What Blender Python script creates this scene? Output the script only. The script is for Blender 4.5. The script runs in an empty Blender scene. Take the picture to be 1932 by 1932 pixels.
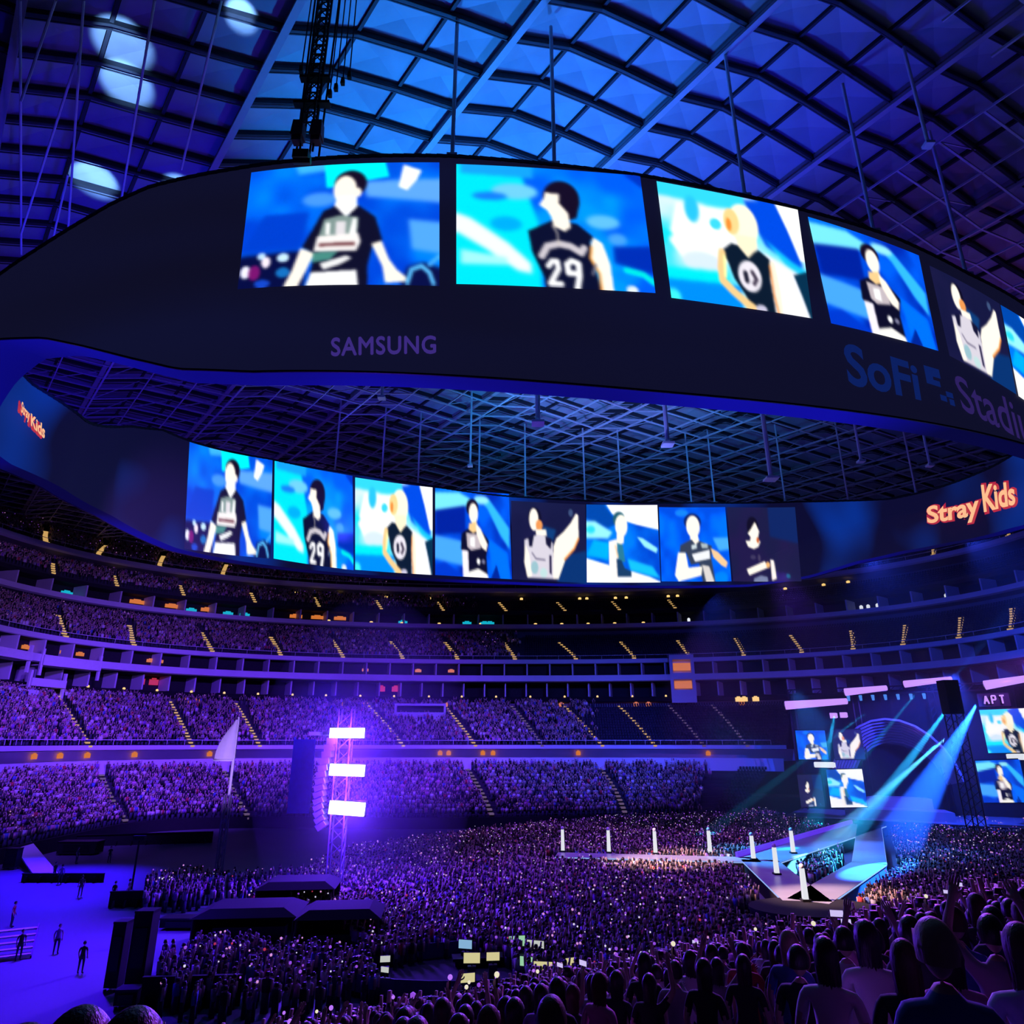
import bpy, math, random
import numpy as np
from mathutils import Vector, Matrix

random.seed(11)
rng = np.random.default_rng(11)
SC = bpy.context.scene
COL = SC.collection
H = 14.0                                   # eye height above the arena floor
F = 1278.0
TH = math.radians(18.8)
CT, ST = math.cos(TH), math.sin(TH)

# ------------------------------------------------------------------ measuring helpers
def ray(px, py):
    a = (px - 966) / F
    b = (966 - py) / F
    return np.array([a, CT - b * ST, ST + b * CT])

def at(px, py, Y):                          # point of the line of sight at depth Y
    r = ray(px, py)
    t = Y / r[1]
    return Vector((r[0] * t, Y, r[2] * t + H))

def on_z(px, py, z=0.0):                    # point of the line of sight at height z
    r = ray(px, py)
    t = (z - H) / r[2]
    return Vector((r[0] * t, r[1] * t, z))

def proj(P):
    P = np.asarray(P, float)
    x, y, z = P[..., 0], P[..., 1], P[..., 2] - H
    fw = CT * y + ST * z
    fw = np.where(fw < .05, .05, fw)
    up = -ST * y + CT * z
    return 966 + F * x / fw, 966 - F * up / fw

def lin(c):
    c = np.asarray(c, float)
    if c.max() > 1.001:
        c = c / 255.0
    return np.where(c <= .04045, c / 12.92, ((c + .055) / 1.055) ** 2.4)

# ------------------------------------------------------------------ mesh builder
class MB:
    def __init__(s):
        s.v, s.f, s.m = [], [], []
    def add(s, vs, fs, mi=0):
        o = len(s.v)
        s.v.extend([tuple(p) for p in vs])
        s.f.extend([tuple(i + o for i in f) for f in fs])
        s.m.extend([mi] * len(fs))
    def box(s, c, d, rz=0.0, mi=0, tap=1.0):
        hx, hy, hz = d[0] / 2, d[1] / 2, d[2] / 2
        cs, sn = math.cos(rz), math.sin(rz)
        vs = []
        for z, k in ((-hz, 1.0), (hz, tap)):
            for x, y in ((-hx, -hy), (hx, -hy), (hx, hy), (-hx, hy)):
                x *= k; y *= k
                vs.append((c[0] + x * cs - y * sn, c[1] + x * sn + y * cs, c[2] + z))
        s.add(vs, [(3, 2, 1, 0), (4, 5, 6, 7), (0, 1, 5, 4), (1, 2, 6, 5), (2, 3, 7, 6), (3, 0, 4, 7)], mi)
    def beam(s, p, q, w, h, mi=0, up=(0, 0, 1)):
        p, q = Vector(p), Vector(q)
        d = (q - p)
        if d.length < 1e-6: return
        d.normalize()
        u = Vector(up)
        if abs(d.dot(u)) > .97: u = Vector((0, 1, 0))
        x = d.cross(u).normalized() * w / 2
        y = x.cross(d).normalized() * h / 2
        vs = [e + a * x + b * y for e in (p, q) for a, b in ((-1, -1), (1, -1), (1, 1), (-1, 1))]
        s.add(vs, [(3, 2, 1, 0), (4, 5, 6, 7), (0, 1, 5, 4), (1, 2, 6, 5), (2, 3, 7, 6), (3, 0, 4, 7)], mi)
    def tube(s, p, q, r0, r1=None, n=8, mi=0):
        r1 = r0 if r1 is None else r1
        p, q = Vector(p), Vector(q)
        d = (q - p).normalized()
        u = Vector((0, 0, 1)) if abs(d.z) < .9 else Vector((1, 0, 0))
        x = d.cross(u).normalized(); y = x.cross(d)
        vs = []
        for e, r in ((p, r0), (q, r1)):
            for k in range(n):
                a = 2 * math.pi * k / n
                vs.append(e + x * (r * math.cos(a)) + y * (r * math.sin(a)))
        fs = [(k, (k + 1) % n, n + (k + 1) % n, n + k) for k in range(n)]
        fs += [tuple(range(n - 1, -1, -1)), tuple(range(n, 2 * n))]
        s.add(vs, fs, mi)
    def ball(s, c, r, sc=(1, 1, 1), seg=10, rings=7, mi=0, lo=0.0, hi=1.0):
        vs = []
        for i in range(rings + 1):
            a = math.pi * (lo + (hi - lo) * i / rings)
            for k in range(seg):
                b = 2 * math.pi * k / seg
                vs.append((c[0] + r * sc[0] * math.sin(a) * math.cos(b), c[1] + r * sc[1] * math.sin(a) * math.sin(b), c[2] + r * sc[2] * math.cos(a)))
        fs = [(i * seg + k, (i + 1) * seg + k, (i + 1) * seg + (k + 1) % seg, i * seg + (k + 1) % seg) for i in range(rings) for k in range(seg)]
        s.add(vs, fs, mi)
    def sheet(s, rows, mi=0, flip=False):
        n = len(rows[0])
        vs = [p for r in rows for p in r]
        fs = []
        for i in range(len(rows) - 1):
            for k in range(n - 1):
                a, b, c, d = i * n + k, i * n + k + 1, (i + 1) * n + k + 1, (i + 1) * n + k
                fs.append((d, c, b, a) if flip else (a, b, c, d))
        s.add(vs, fs, mi)
    def prism(s, pts, z0, z1, mi=0):
        n = len(pts)
        vs = [(p[0], p[1], z0) for p in pts] + [(p[0], p[1], z1) for p in pts]
        fs = [tuple(range(n - 1, -1, -1)), tuple(range(n, 2 * n))] + [(k, (k + 1) % n, n + (k + 1) % n, n + k) for k in range(n)]
        s.add(vs, fs, mi)
    def build(s, name, mats, parent=None, smooth=False, loc=None):
        me = bpy.data.meshes.new(name)
        me.from_pydata(s.v, [], s.f)
        mats = mats if isinstance(mats, (list, tuple)) else [mats]
        for m in mats: me.materials.append(m)
        if len(mats) > 1: me.polygons.foreach_set('material_index', s.m)
        if smooth: me.polygons.foreach_set('use_smooth', [True] * len(me.polygons))
        me.update()
        return link(name, me, parent, loc)

def link(name, me, parent=None, loc=None):
    o = bpy.data.objects.new(name, me)
    COL.objects.link(o)
    if parent is not None: o.parent = parent
    if loc is not None: o.location = loc
    return o

def tag(o, label=None, cat=None, group=None, kind=None):
    if label: o['label'] = label
    if cat: o['category'] = cat
    if group: o['group'] = group
    if kind: o['kind'] = kind
    return o

def empty(name, loc=(0, 0, 0), rz=0.0, label=None, cat=None, group=None):
    o = bpy.data.objects.new(name, None)
    COL.objects.link(o)
    o.location = loc; o.rotation_euler = (0, 0, rz)
    o.empty_display_size = .3
    return tag(o, label, cat, group)

def dup(o, parent=None):
    c = o.copy(); COL.objects.link(c)
    if parent is not None: c.parent = parent
    for ch in list(o.children): dup(ch, c)
    return c

# ------------------------------------------------------------------ materials
MATS = {}
def M(name, col, rough=.6, metal=0.0, var=.25, scale=2.0, spec=.3):
    if name in MATS: return MATS[name]
    m = bpy.data.materials.new(name); m.use_nodes = True
    nt = m.node_tree; b = nt.nodes['Principled BSDF']
    b.inputs['Roughness'].default_value = rough
    b.inputs['Metallic'].default_value = metal
    b.inputs['Specular IOR Level'].default_value = spec
    tc = nt.nodes.new('ShaderNodeTexCoord')
    no = nt.nodes.new('ShaderNodeTexNoise'); no.inputs['Scale'].default_value = scale
    no.inputs['Detail'].default_value = 3
    nt.links.new(tc.outputs['Object'], no.inputs['Vector'])
    mx = nt.nodes.new('ShaderNodeMix'); mx.data_type = 'RGBA'
    c = np.array(col[:3], float)
    mx.inputs[6].default_value = (*(c * (1 - var)), 1)
    mx.inputs[7].default_value = (*np.minimum(c * (1 + var), 1), 1)
    nt.links.new(no.outputs['Fac'], mx.inputs[0])
    nt.links.new(mx.outputs[2], b.inputs['Base Color'])
    MATS[name] = m
    return m

def E(name, col, strength=1.0, sample=False, base=(.02, .02, .02)):
    if name in MATS: return MATS[name]
    m = bpy.data.materials.new(name); m.use_nodes = True
    b = m.node_tree.nodes['Principled BSDF']
    b.inputs['Base Color'].default_value = (*base, 1)
    b.inputs['Roughness'].default_value = .5
    b.inputs['Emission Color'].default_value = (*lin(col), 1)
    b.inputs['Emission Strength'].default_value = strength
    if not sample: m.cycles.emission_sampling = 'NONE'
    MATS[name] = m
    return m

def led_screen_mat():
    m = bpy.data.materials.new('led_picture'); m.use_nodes = True
    nt = m.node_tree; b = nt.nodes['Principled BSDF']
    b.inputs['Base Color'].default_value = (.01, .01, .012, 1)
    at_ = nt.nodes.new('ShaderNodeAttribute'); at_.attribute_name = 'picture'
    nt.links.new(at_.outputs['Color'], b.inputs['Emission Color'])
    b.inputs['Emission Strength'].default_value = 1.15
    m.cycles.emission_sampling = 'NONE'
    return m

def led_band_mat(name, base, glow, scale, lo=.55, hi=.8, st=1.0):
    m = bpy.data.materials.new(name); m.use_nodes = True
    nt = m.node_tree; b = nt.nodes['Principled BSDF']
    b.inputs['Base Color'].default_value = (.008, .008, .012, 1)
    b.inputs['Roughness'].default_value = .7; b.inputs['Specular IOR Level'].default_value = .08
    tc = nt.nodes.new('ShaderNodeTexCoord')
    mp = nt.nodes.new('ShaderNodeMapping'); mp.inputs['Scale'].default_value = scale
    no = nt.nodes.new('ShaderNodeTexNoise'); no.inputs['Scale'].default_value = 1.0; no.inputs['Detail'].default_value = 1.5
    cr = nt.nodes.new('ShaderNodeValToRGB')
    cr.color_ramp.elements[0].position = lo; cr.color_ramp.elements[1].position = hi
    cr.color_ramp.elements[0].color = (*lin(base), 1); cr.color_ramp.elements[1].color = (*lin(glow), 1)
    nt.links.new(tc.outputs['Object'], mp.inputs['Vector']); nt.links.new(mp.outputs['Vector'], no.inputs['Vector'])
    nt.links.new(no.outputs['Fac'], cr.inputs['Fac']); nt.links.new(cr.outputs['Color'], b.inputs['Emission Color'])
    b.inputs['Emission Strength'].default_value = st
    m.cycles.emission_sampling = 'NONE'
    return m

m_panel = M('roof_film', (.34, .36, .40), .45, var=.22, scale=.35)
m_girder = M('painted_steel', (.42, .40, .46), .5, var=.1)
m_net = M('dark_steel', (.035, .035, .045), .6, var=.2)
m_truss = M('truss_steel', (.62, .60, .68), .5, var=.15)
m_rod = M('hanger_steel', (.78, .78, .84), .4, var=.1)
m_conc = M('concrete', (.22, .22, .24), .8, var=.2, scale=.6)
m_fascia = M('fascia_panel', (.68, .68, .74), .5, var=.1, scale=.3)
m_step = M('terrace', (.035, .035, .048), .8, var=.25, scale=.5)
m_seat = M('seat_plastic', (.03, .03, .05), .5, var=.2)
m_floor = M('floor_cover', (.14, .14, .17), .55, var=.22, scale=.12)
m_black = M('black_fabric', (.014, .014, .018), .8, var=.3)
m_blackmetal = M('black_metal', (.03, .03, .035), .4, .6, var=.2)
m_white = M('white_paint', (.75, .75, .78), .5, var=.08)
m_glass = M('tinted_glass', (.03, .035, .05), .15, var=.2, spec=.6)
m_redspk = M('maroon_cover', (.09, .02, .05), .6, var=.2)
m_deck = M('stage_deck', (.32, .33, .38), .35, var=.2, scale=.5)
m_gold = M('warm_tread', (.45, .33, .16), .6, var=.15)
e_step = E('step_light', (235, 185, 110), .7)
e_stepdim = E('step_light_dim', (150, 120, 170), .35)
e_warm = E('warm_lamp', (255, 205, 120), 1.2)
e_orange = E('orange_sign', (235, 130, 50), .75)
e_red = E('red_sign', (235, 60, 90), .55)
e_teal = E('teal_screen', (20, 190, 220), .8)
e_white = E('white_lamp', (255, 255, 255), 3.0)
e_white1 = E('white_glow', (240, 245, 255), .95)
e_violet = E('violet_tube', (190, 140, 255), 1.35)
e_bluesign = E('blue_screen', (20, 70, 235), .8)
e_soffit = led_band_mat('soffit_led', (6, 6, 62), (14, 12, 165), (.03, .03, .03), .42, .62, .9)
e_outer = led_band_mat('outer_led', (14, 14, 36), (15, 17, 48), (.02, .02, .1), .4, .7, 1.0)
e_inner = led_band_mat('inner_led', (12, 12, 48), (6, 60, 175), (.09, .06, .05), .5, .78, 1.0)
e_letter_p = E('purple_letters', (62, 44, 132), .9)
e_letter_b = E('navy_letters', (12, 32, 98), .95)
e_letter_v = E('plum_letters', (46, 32, 98), .95)
e_neon = E('neon_fill', (255, 190, 140), 1.0)
e_neonrim = E('neon_rim', (205, 40, 70), .75)
m_led = led_screen_mat()

# ------------------------------------------------------------------ camera
cam = bpy.data.cameras.new('camera')
cam.sensor_width = 36.0
cam.lens = 36.0 * F / 1932.0
cam.clip_end = 900
co = bpy.data.objects.new('camera', cam); COL.objects.link(co)
co.location = (0, 0, H)
co.rotation_euler = (math.pi / 2 + TH, 0, 0)
SC.camera = co

# ------------------------------------------------------------------ pictures shown on the screens
NW, NH = 168, 112
def smooth_noise(nx, ny, seed):
    r = np.random.default_rng(seed).random((ny + 1, nx + 1))
    X = np.linspace(0, nx - 1e-6, NW); Y = np.linspace(0, ny - 1e-6, NH)
    ix, iy = X.astype(int), Y.astype(int)
    fx, fy = X - ix, Y - iy
    fx = fx * fx * (3 - 2 * fx); fy = fy * fy * (3 - 2 * fy)
    a = r[np.ix_(iy, ix)]; b = r[np.ix_(iy, ix + 1)]; c = r[np.ix_(iy + 1, ix)]; d = r[np.ix_(iy + 1, ix + 1)]
    return (a * (1 - fx) + b * fx) * (1 - fy)[:, None] + (c * (1 - fx) + d * fx) * fy[:, None]

GX, GY = np.meshgrid((np.arange(NW) + .5) / NW, (np.arange(NH) + .5) / NH)
def pmask(poly):
    acc = np.zeros((NH, NW))
    p = np.asarray(poly, float)
    for ox, oy in ((-.25, -.25), (.25, -.25), (.25, .25), (-.25, .25)):
        X = GX + ox / NW; Y = GY + oy / NH
        ins = np.zeros((NH, NW), bool)
        for i in range(len(p)):
            (x0, y0), (x1, y1) = p[i - 1], p[i]
            if y0 == y1: continue
            ins ^= ((y0 > Y) != (y1 > Y)) & (X < (x1 - x0) * (Y - y0) / (y1 - y0) + x0)
        acc += ins
    return acc / 4
def emask(c, r):
    d = np.sqrt(((GX - c[0]) / r[0]) ** 2 + ((GY - c[1]) / r[1]) ** 2)
    return np.clip((1 - d) * 9 + .5, 0, 1)
def lmask(pts, w):                                   # thick stroke, w in picture heights
    out = np.zeros((NH, NW))
    asp = NW / NH
    for (x0, y0), (x1, y1) in zip(pts[:-1], pts[1:]):
        ax, ay, bx, by = x0 * asp, y0, x1 * asp, y1
        dx, dy = bx - ax, by - ay
        t = np.clip(((GX * asp - ax) * dx + (GY - ay) * dy) / max(dx * dx + dy * dy, 1e-9), 0, 1)
        d = np.hypot(GX * asp - ax - t * dx, GY - ay - t * dy)
        out = np.maximum(out, np.clip((w / 2 - d) * NH * .7 + .5, 0, 1))
    return out
def blur(a, n):
    for _ in range(n):
        p = np.pad(a, ((1, 1), (1, 1), (0, 0)), 'edge')
        a = (p[:-2, 1:-1] + p[2:, 1:-1] + p[1:-1, :-2] + p[1:-1, 2:] + 4 * p[1:-1, 1:-1]) / 8
    return a
def paint(img, mask, col):
    return img * (1 - mask[..., None]) + np.array(col, float) * mask[..., None]
def picture(bg, cloud, seed, soft, hard):
    n = .6 * smooth_noise(5, 4, seed) + .4 * smooth_noise(11, 8, seed + 1)
    n = np.clip((n - .3) * 2.2, 0, 1)[..., None]
    img = np.array(bg, float) * (1 - n) + np.array(cloud, float) * n
    for k, a, c in soft: img = paint(img, (pmask(a) if k == 'p' else emask(*a)), c)
    img = blur(img, 9)
    for k, a, c in hard:
        img = paint(img, pmask(a) if k == 'p' else emask(*a) if k == 'e' else lmask(*a), c)
    return blur(img, 4)
SK = (255, 247, 232); SKW = (246, 205, 140); BK = (14, 14, 42); HR = (20, 10, 34); WH = (252, 252, 252)
PIC = []
PIC.append(picture((0, 66, 214), (0, 128, 255), 1, [
    ('p', [(.24, 0), (.40, .0), (.42, .05), (.26, .07)], (60, 180, 255)), ('p', [(.60, .16), (1, .14), (1, .34), (.62, .29)], (92, 165, 250)),
    ('p', [(.84, .48), (1, .5), (1, .75), (.86, .72)], (80, 165, 250)), ('e', ((.38, .30), (.09, .06)), (70, 150, 250)), ('p', [(.1, .4), (.33, .4), (.3, .7), (.0, .7)], (0, 62, 205)),
    ('p', [(0, .74), (.33, .72), (.33, 1.1), (0, 1.1)], (6, 12, 66)), ('p', [(.84, .86), (.92, .82), (1, .86), (1, 1.1), (.78, 1.1)], (8, 14, 70))], [
    ('p', [(.39, -.02), (.71, -.02), (.735, .12), (.60, .155), (.50, .10), (.44, .20), (.41, .20)], (0, 246, 255)),
    ('p', [(.81, .02), (.905, .07), (.88, .15), (.83, .24), (.785, .21)], WH),
    ('e', ((.03, .87), (.025, .05)), (240, 240, 255)), ('e', ((.075, .88), (.03, .06)), (120, 20, 110)), ('e', ((.105, .75), (.02, .03)), (190, 225, 255)), ('e', ((.13, .80), (.022, .045)), (250, 235, 250)),
    ('e', ((.215, .77), (.03, .035)), (200, 235, 255)), ('e', ((.22, .89), (.035, .04)), (20, 110, 190)), ('e', ((.12, .97), (.04, .03)), (20, 70, 200)),
    ('l', ([(.84, .98), (.86, .88), (.91, .85), (.95, .9), (.97, .98)], .03), (90, 190, 250)), ('l', ([(.95, .84), (1, .77)], .03), (70, 170, 250)),
    ('e', ((.535, .175), (.085, .115)), HR), ('e', ((.508, .225), (.060, .120)), SK), ('e', ((.575, .25), (.018, .04)), SK), ('p', [(.47, .28), (.57, .28), (.575, .40), (.51, .46), (.455, .37)], WH),
    ('p', [(.46, .36), (.40, .40), (.35, .56), (.305, .69), (.37, .75), (.36, .88), (.33, 1.1), (.645, 1.1), (.64, .85), (.66, .70), (.71, .65), (.67, .46), (.58, .36), (.52, .46)], BK),
    ('p', [(.30, .70), (.37, .745), (.335, .88), (.285, 1.05), (.215, 1.05), (.265, .88)], SK), ('p', [(.655, .68), (.705, .655), (.745, .80), (.785, .88), (.835, .94), (.83, .97), (.73, .985), (.715, .86)], SK),
    ('p', [(.41, .47), (.49, .44), (.585, .46), (.58, .60), (.385, .62)], (128, 150, 146)), ('p', [(.42, .50), (.44, .50), (.44, .60), (.42, .6)], WH), ('p', [(.47, .49), (.52, .49), (.52, .60), (.47, .6)], (225, 220, 225)), ('p', [(.555, .47), (.575, .47), (.575, .6), (.54, .6)], WH),
    ('p', [(.38, .61), (.585, .59), (.60, .66), (.58, .73), (.365, .73)], (245, 240, 238)), ('p', [(.39, .665), (.57, .66), (.57, .69), (.39, .695)], (120, 70, 75)),
    ('p', [(.365, .74), (.49, .735), (.45, .80), (.36, .82)], (70, 140, 130)), ('p', [(.40, .83), (.53, .77), (.56, .79), (.50, .84), (.42, .88)], (238, 238, 238)),
    ('p', [(.36, .90), (.585, .885), (.60, 1.05), (.33, 1.05)], WH)]))
PIC.append(picture((0, 92, 246), (0, 150, 255), 5, [
    ('p', [(0, 0), (.34, .08), (.42, .5), (.42, 1.1), (0, 1.1)], (0, 228, 250)), ('p', [(.02, 0), (.4, 0), (.4, .1), (.02, .08)], (20, 160, 255)), ('e', ((.30, .22), (.12, .07)), (110, 205, 255)), ('e', ((.17, .27), (.09, .035)), (20, 120, 250)), ('e', ((.25, .5), (.08, .06)), (0, 170, 250)),
    ('p', [(0, .42), (.07, .46), (.26, .66), (.37, .82), (.37, .90), (.30, .88), (.15, .72), (0, .58)], (238, 240, 255)), ('p', [(.02, .72), (.25, .78), (.25, .84), (.02, .84)], (160, 240, 255)),
    ('e', ((.76, .44), (.09, .06)), (95, 190, 255)), ('e', ((.83, .58), (.05, .05)), (70, 160, 255)), ('p', [(.8, .64), (1, .62), (1, .85), (.8, .78)], (0, 44, 178)), ('p', [(.9, 0), (1, 0), (1, .12)], (0, 50, 190))], [
    ('l', ([(.86, .83), (.95, .86), (1.0, .92)], .05), (0, 226, 226)), ('e', ((.88, .985), (.03, .03)), (225, 235, 250)),
    ('p', [(.50, .44), (.36, .55), (.375, .72), (.43, .92), (.44, 1.1), (.73, 1.1), (.69, .8), (.68, .62), (.70, .57), (.62, .47)], (10, 14, 46)),
    ('e', ((.545, .255), (.098, .150)), HR), ('p', [(.60, .25), (.645, .28), (.62, .42), (.57, .45)], HR),
    ('p', [(.46, .215), (.45, .27), (.425, .325), (.465, .365), (.485, .42), (.495, .50), (.55, .54), (.585, .50), (.575, .38), (.53, .30), (.535, .22)], SK),
    ('p', [(.70, .575), (.745, .62), (.775, .78), (.785, 1.1), (.725, 1.1), (.715, .86), (.675, .74), (.685, .63)], SK), ('l', ([(.685, .66), (.675, .75), (.715, .87), (.72, 1.0)], .02), (240, 160, 70)),
    ('l', ([(.425, .75), (.455, .67), (.515, .645), (.575, .66), (.63, .71), (.645, .67)], .055), (205, 198, 205)), ('l', ([(.515, .645), (.51, .55), (.49, .5)], .012), (200, 190, 180)),
    ('l', ([(.455, .83), (.475, .79), (.50, .79), (.505, .85), (.46, .97), (.515, .97)], .042), WH), ('l', ([(.60, .88), (.555, .88), (.55, .81), (.575, .78), (.61, .80), (.61, .9), (.595, 1.0)], .045), WH),
    ('l', ([(.70, .80), (.68, .88)], .02), (120, 120, 140))]))
PIC.append(picture((70, 225, 250), (215, 238, 255), 9, [
    ('p', [(0, 0), (.6, 0), (.6, .14), (0, .12)], (50, 215, 245)), ('p', [(.12, .16), (.55, .14), (.55, .62), (.12, .66), (.03, .5)], (252, 252, 252)), ('e', ((.22, .2), (.05, .12)), (40, 195, 245)), ('p', [(.0, .40), (.07, .45), (0, .56)], (20, 225, 245)), ('e', ((.25, .66), (.14, .09)), (214, 232, 255)),
    ('p', [(0, .74), (.42, .72), (.42, .84), (0, .84)], (0, 232, 250)), ('p', [(0, .84), (.5, .82), (.5, 1.1), (0, 1.1)], (0, 140, 250)), ('e', ((.02, .98), (.05, .06)), (60, 240, 240)),
    ('p', [(.60, .02), (.83, -.02), (.92, .2), (.98, .55), (.93, .58), (.72, .42), (.64, .2)], (0, 74, 226)), ('p', [(.65, .26), (.72, .36), (.90, .52), (1, .58), (1, .66), (.85, .56)], (20, 195, 245)), ('p', [(.70, .48), (1, .66), (1, 1.1), (.72, 1.1)], (240, 242, 250))], [
    ('p', [(.815, -.05), (1.02, -.05), (1.02, .50), (.965, .50), (.90, .24)], WH), ('p', [(.90, .64), (1.02, .58), (1.02, 1.1), (.985, 1.0), (.94, .80)], (6, 48, 78)), ('e', ((.375, .30), (.04, .05)), (60, 215, 240)),
    ('p', [(.395, .53), (.47, .45), (.52, .46), (.60, .52), (.66, .47), (.735, .54), (.72, .72), (.735, 1.1), (.62, 1.1), (.52, .88), (.46, .76), (.43, .62)], (10, 26, 46)),
    ('e', ((.575, .26), (.105, .19)), (255, 248, 222)), ('e', ((.49, .25), (.055, .12)), (250, 214, 140)), ('e', ((.47, .28), (.018, .06)), (240, 140, 50)), ('p', [(.50, .36), (.66, .36), (.655, .46), (.58, .56), (.52, .47)], (255, 240, 205)),
    ('e', ((.575, .72), (.082, .135)), (236, 230, 240)), ('l', ([(.545, .70), (.55, .76)], .05), (30, 30, 50)), ('l', ([(.595, .68), (.62, .74), (.60, .78)], .04), (70, 60, 80)),
    ('l', ([(.395, .55), (.375, .68), (.375, .79), (.44, .87), (.53, .96), (.58, 1.0)], .075), SKW), ('l', ([(.41, .58), (.40, .75)], .03), (255, 250, 170)), ('e', ((.63, .985), (.04, .03)), (200, 195, 220)),
    ('l', ([(.75, .58), (.765, .8), (.765, 1.05)], .06), (255, 238, 215)), ('l', ([(.73, .6), (.735, .85), (.755, 1.05)], .02), (240, 150, 80))]))
PIC.append(picture((0, 40, 176), (0, 96, 248), 13, [
    ('p', [(0, .03), (.3, .02), (.48, .10), (.40, .20), (.0, .30)], (120, 232, 252)), ('p', [(0, -.1), (.5, -.1), (.3, .03), (0, .05)], (0, 110, 240)), ('p', [(.54, .05), (.72, .08), (.99, .42), (.98, .66), (.86, .5), (.70, .2)], (50, 185, 255)), ('e', ((.62, .10), (.1, .05)), (150, 235, 250)),
    ('p', [(.0, .26), (.4, .18), (.4, .5), (.03, .54)], (0, 32, 158)), ('p', [(0, .55), (.36, .60), (.37, .88), (0, .82)], (70, 165, 255)), ('p', [(.0, .88), (.12, .84), (.4, 1.0), (.4, 1.1), (0, 1.1)], (0, 56, 205)), ('p', [(.70, .55), (.95, .7), (1, 1.1), (.76, 1.1)], (0, 112, 255))], [
    ('p', [(.70, 1.05), (.80, .84), (.86, 1.05)], (0, 36, 150)), ('e', ((.495, .20), (.082, .105)), HR), ('e', ((.51, .265), (.060, .120)), SK), ('p', [(.45, .39), (.55, .36), (.57, .46), (.50, .52), (.44, .47)], SKW),
    ('p', [(.43, .45), (.35, .51), (.335, .69), (.39, .74), (.42, 1.1), (.69, 1.1), (.67, .76), (.71, .58), (.60, .45), (.5, .5)], (12, 12, 40)), ('p', [(.35, .70), (.43, .705), (.44, 1.05), (.365, 1.05)], (244, 238, 248)),
    ('p', [(.41, .50), (.58, .51), (.60, .67), (.47, .70), (.42, .66)], (196, 184, 190)), ('p', [(.46, .55), (.52, .54), (.52, .66), (.46, .65)], WH), ('p', [(.54, .38), (.60, .44), (.69, .62), (.67, .70), (.61, .66), (.545, .50)], SK), ('e', ((.565, .82), (.022, .035)), WH), ('e', ((.63, .82), (.022, .025)), (120, 120, 150)),
    ('p', [(.44, .94), (.56, .90), (.68, .96), (.70, 1.05), (.42, 1.05)], (246, 244, 238))]))
PIC.append(picture((20, 22, 62), (24, 24, 66), 17, [('p', [(.6, .7), (1, .6), (1, 1.1), (.6, 1.1)], (8, 50, 112)), ('p', [(.4, .3), (.6, .35), (.55, .5), (.45, .42)], (14, 60, 120))], [
    ('e', ((.315, .20), (.085, .13)), (14, 10, 34)), ('e', ((.30, .23), (.062, .145)), SK), ('e', ((.37, .30), (.045, .07)), (236, 150, 80)), ('p', [(.32, .36), (.46, .35), (.47, .43), (.33, .44)], SK),
    ('p', [(.17, .50), (.27, .45), (.36, .42), (.47, .44), (.55, .52), (.57, .97), (.21, .97), (.17, .76)], (214, 208, 220)), ('p', [(.22, .46), (.30, .43), (.27, .58), (.23, .58)], (20, 20, 52)), ('p', [(.45, .44), (.54, .47), (.52, .60), (.46, .54)], (20, 20, 52)), ('p', [(.50, .68), (.53, .68), (.53, .92), (.50, .9)], (40, 34, 70)),
    ('p', [(.18, .55), (.23, .68), (.26, .95), (.20, .97), (.16, .78)], SK), ('l', ([(.27, .66), (.32, .73), (.44, .74)], .02), (110, 104, 130)), ('e', ((.30, .84), (.05, .08)), (150, 190, 200)), ('e', ((.42, .90), (.05, .06)), (190, 220, 220)),
    ('p', [(.56, .56), (.60, .46), (.70, .37), (.80, .25), (.87, .13), (.90, .14), (.905, .44), (.84, .58), (.72, .72), (.62, .97), (.55, .97)], SK), ('l', ([(.90, .45), (.84, .58), (.71, .72)], .03), (246, 150, 70)), ('e', ((.80, .12), (.03, .05)), (60, 80, 120))]))
PIC.append(picture((0, 68, 206), (0, 124, 250), 21, [
    ('p', [(0, 0), (.25, 0), (.45, .25), (.3, .3), (0, .18)], (0, 70, 170)), ('p', [(.0, .22), (.12, .22), (.36, .36), (.3, .44), (0, .44)], (150, 240, 255)), ('e', ((.06, .33), (.06, .05)), (40, 215, 235)), ('p', [(.1, .46), (.32, .5), (.3, .72), (.0, .66)], (0, 175, 250)), ('p', [(.56, .70), (.9, .80), (1, .95), (.6, .85)], (20, 190, 250))], [
    ('p', [(.25, -.05), (1.05, -.05), (1.05, .34), (.70, .26), (.50, .20), (.36, .12)], WH), ('p', [(0, .70), (.30, .78), (.40, .84), (.62, .86), (.86, .93), (1.02, 1.0), (1.02, 1.1), (0, 1.1)], (248, 248, 252)), ('p', [(.70, .42), (.78, .44), (.98, .57), (.96, .63), (.80, .55)], (150, 235, 255)),
    ('e', ((.455, .19), (.085, .10)), (30, 90, 110)), ('e', ((.485, .275), (.085, .145)), SK), ('p', [(.42, .38), (.52, .40), (.51, .50), (.42, .54)], SK), ('p', [(.31, .48), (.42, .45), (.43, .96), (.31, 1.05)], (252, 244, 238)),
    ('p', [(.42, .50), (.50, .52), (.53, .74), (.44, .74)], (40, 120, 150)), ('p', [(.41, .70), (.48, .72), (.52, .82), (.61, .86), (.61, .93), (.42, .93)], (24, 60, 100)), ('l', ([(.40, .54), (.43, .68)], .03), (236, 200, 160))]))
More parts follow.
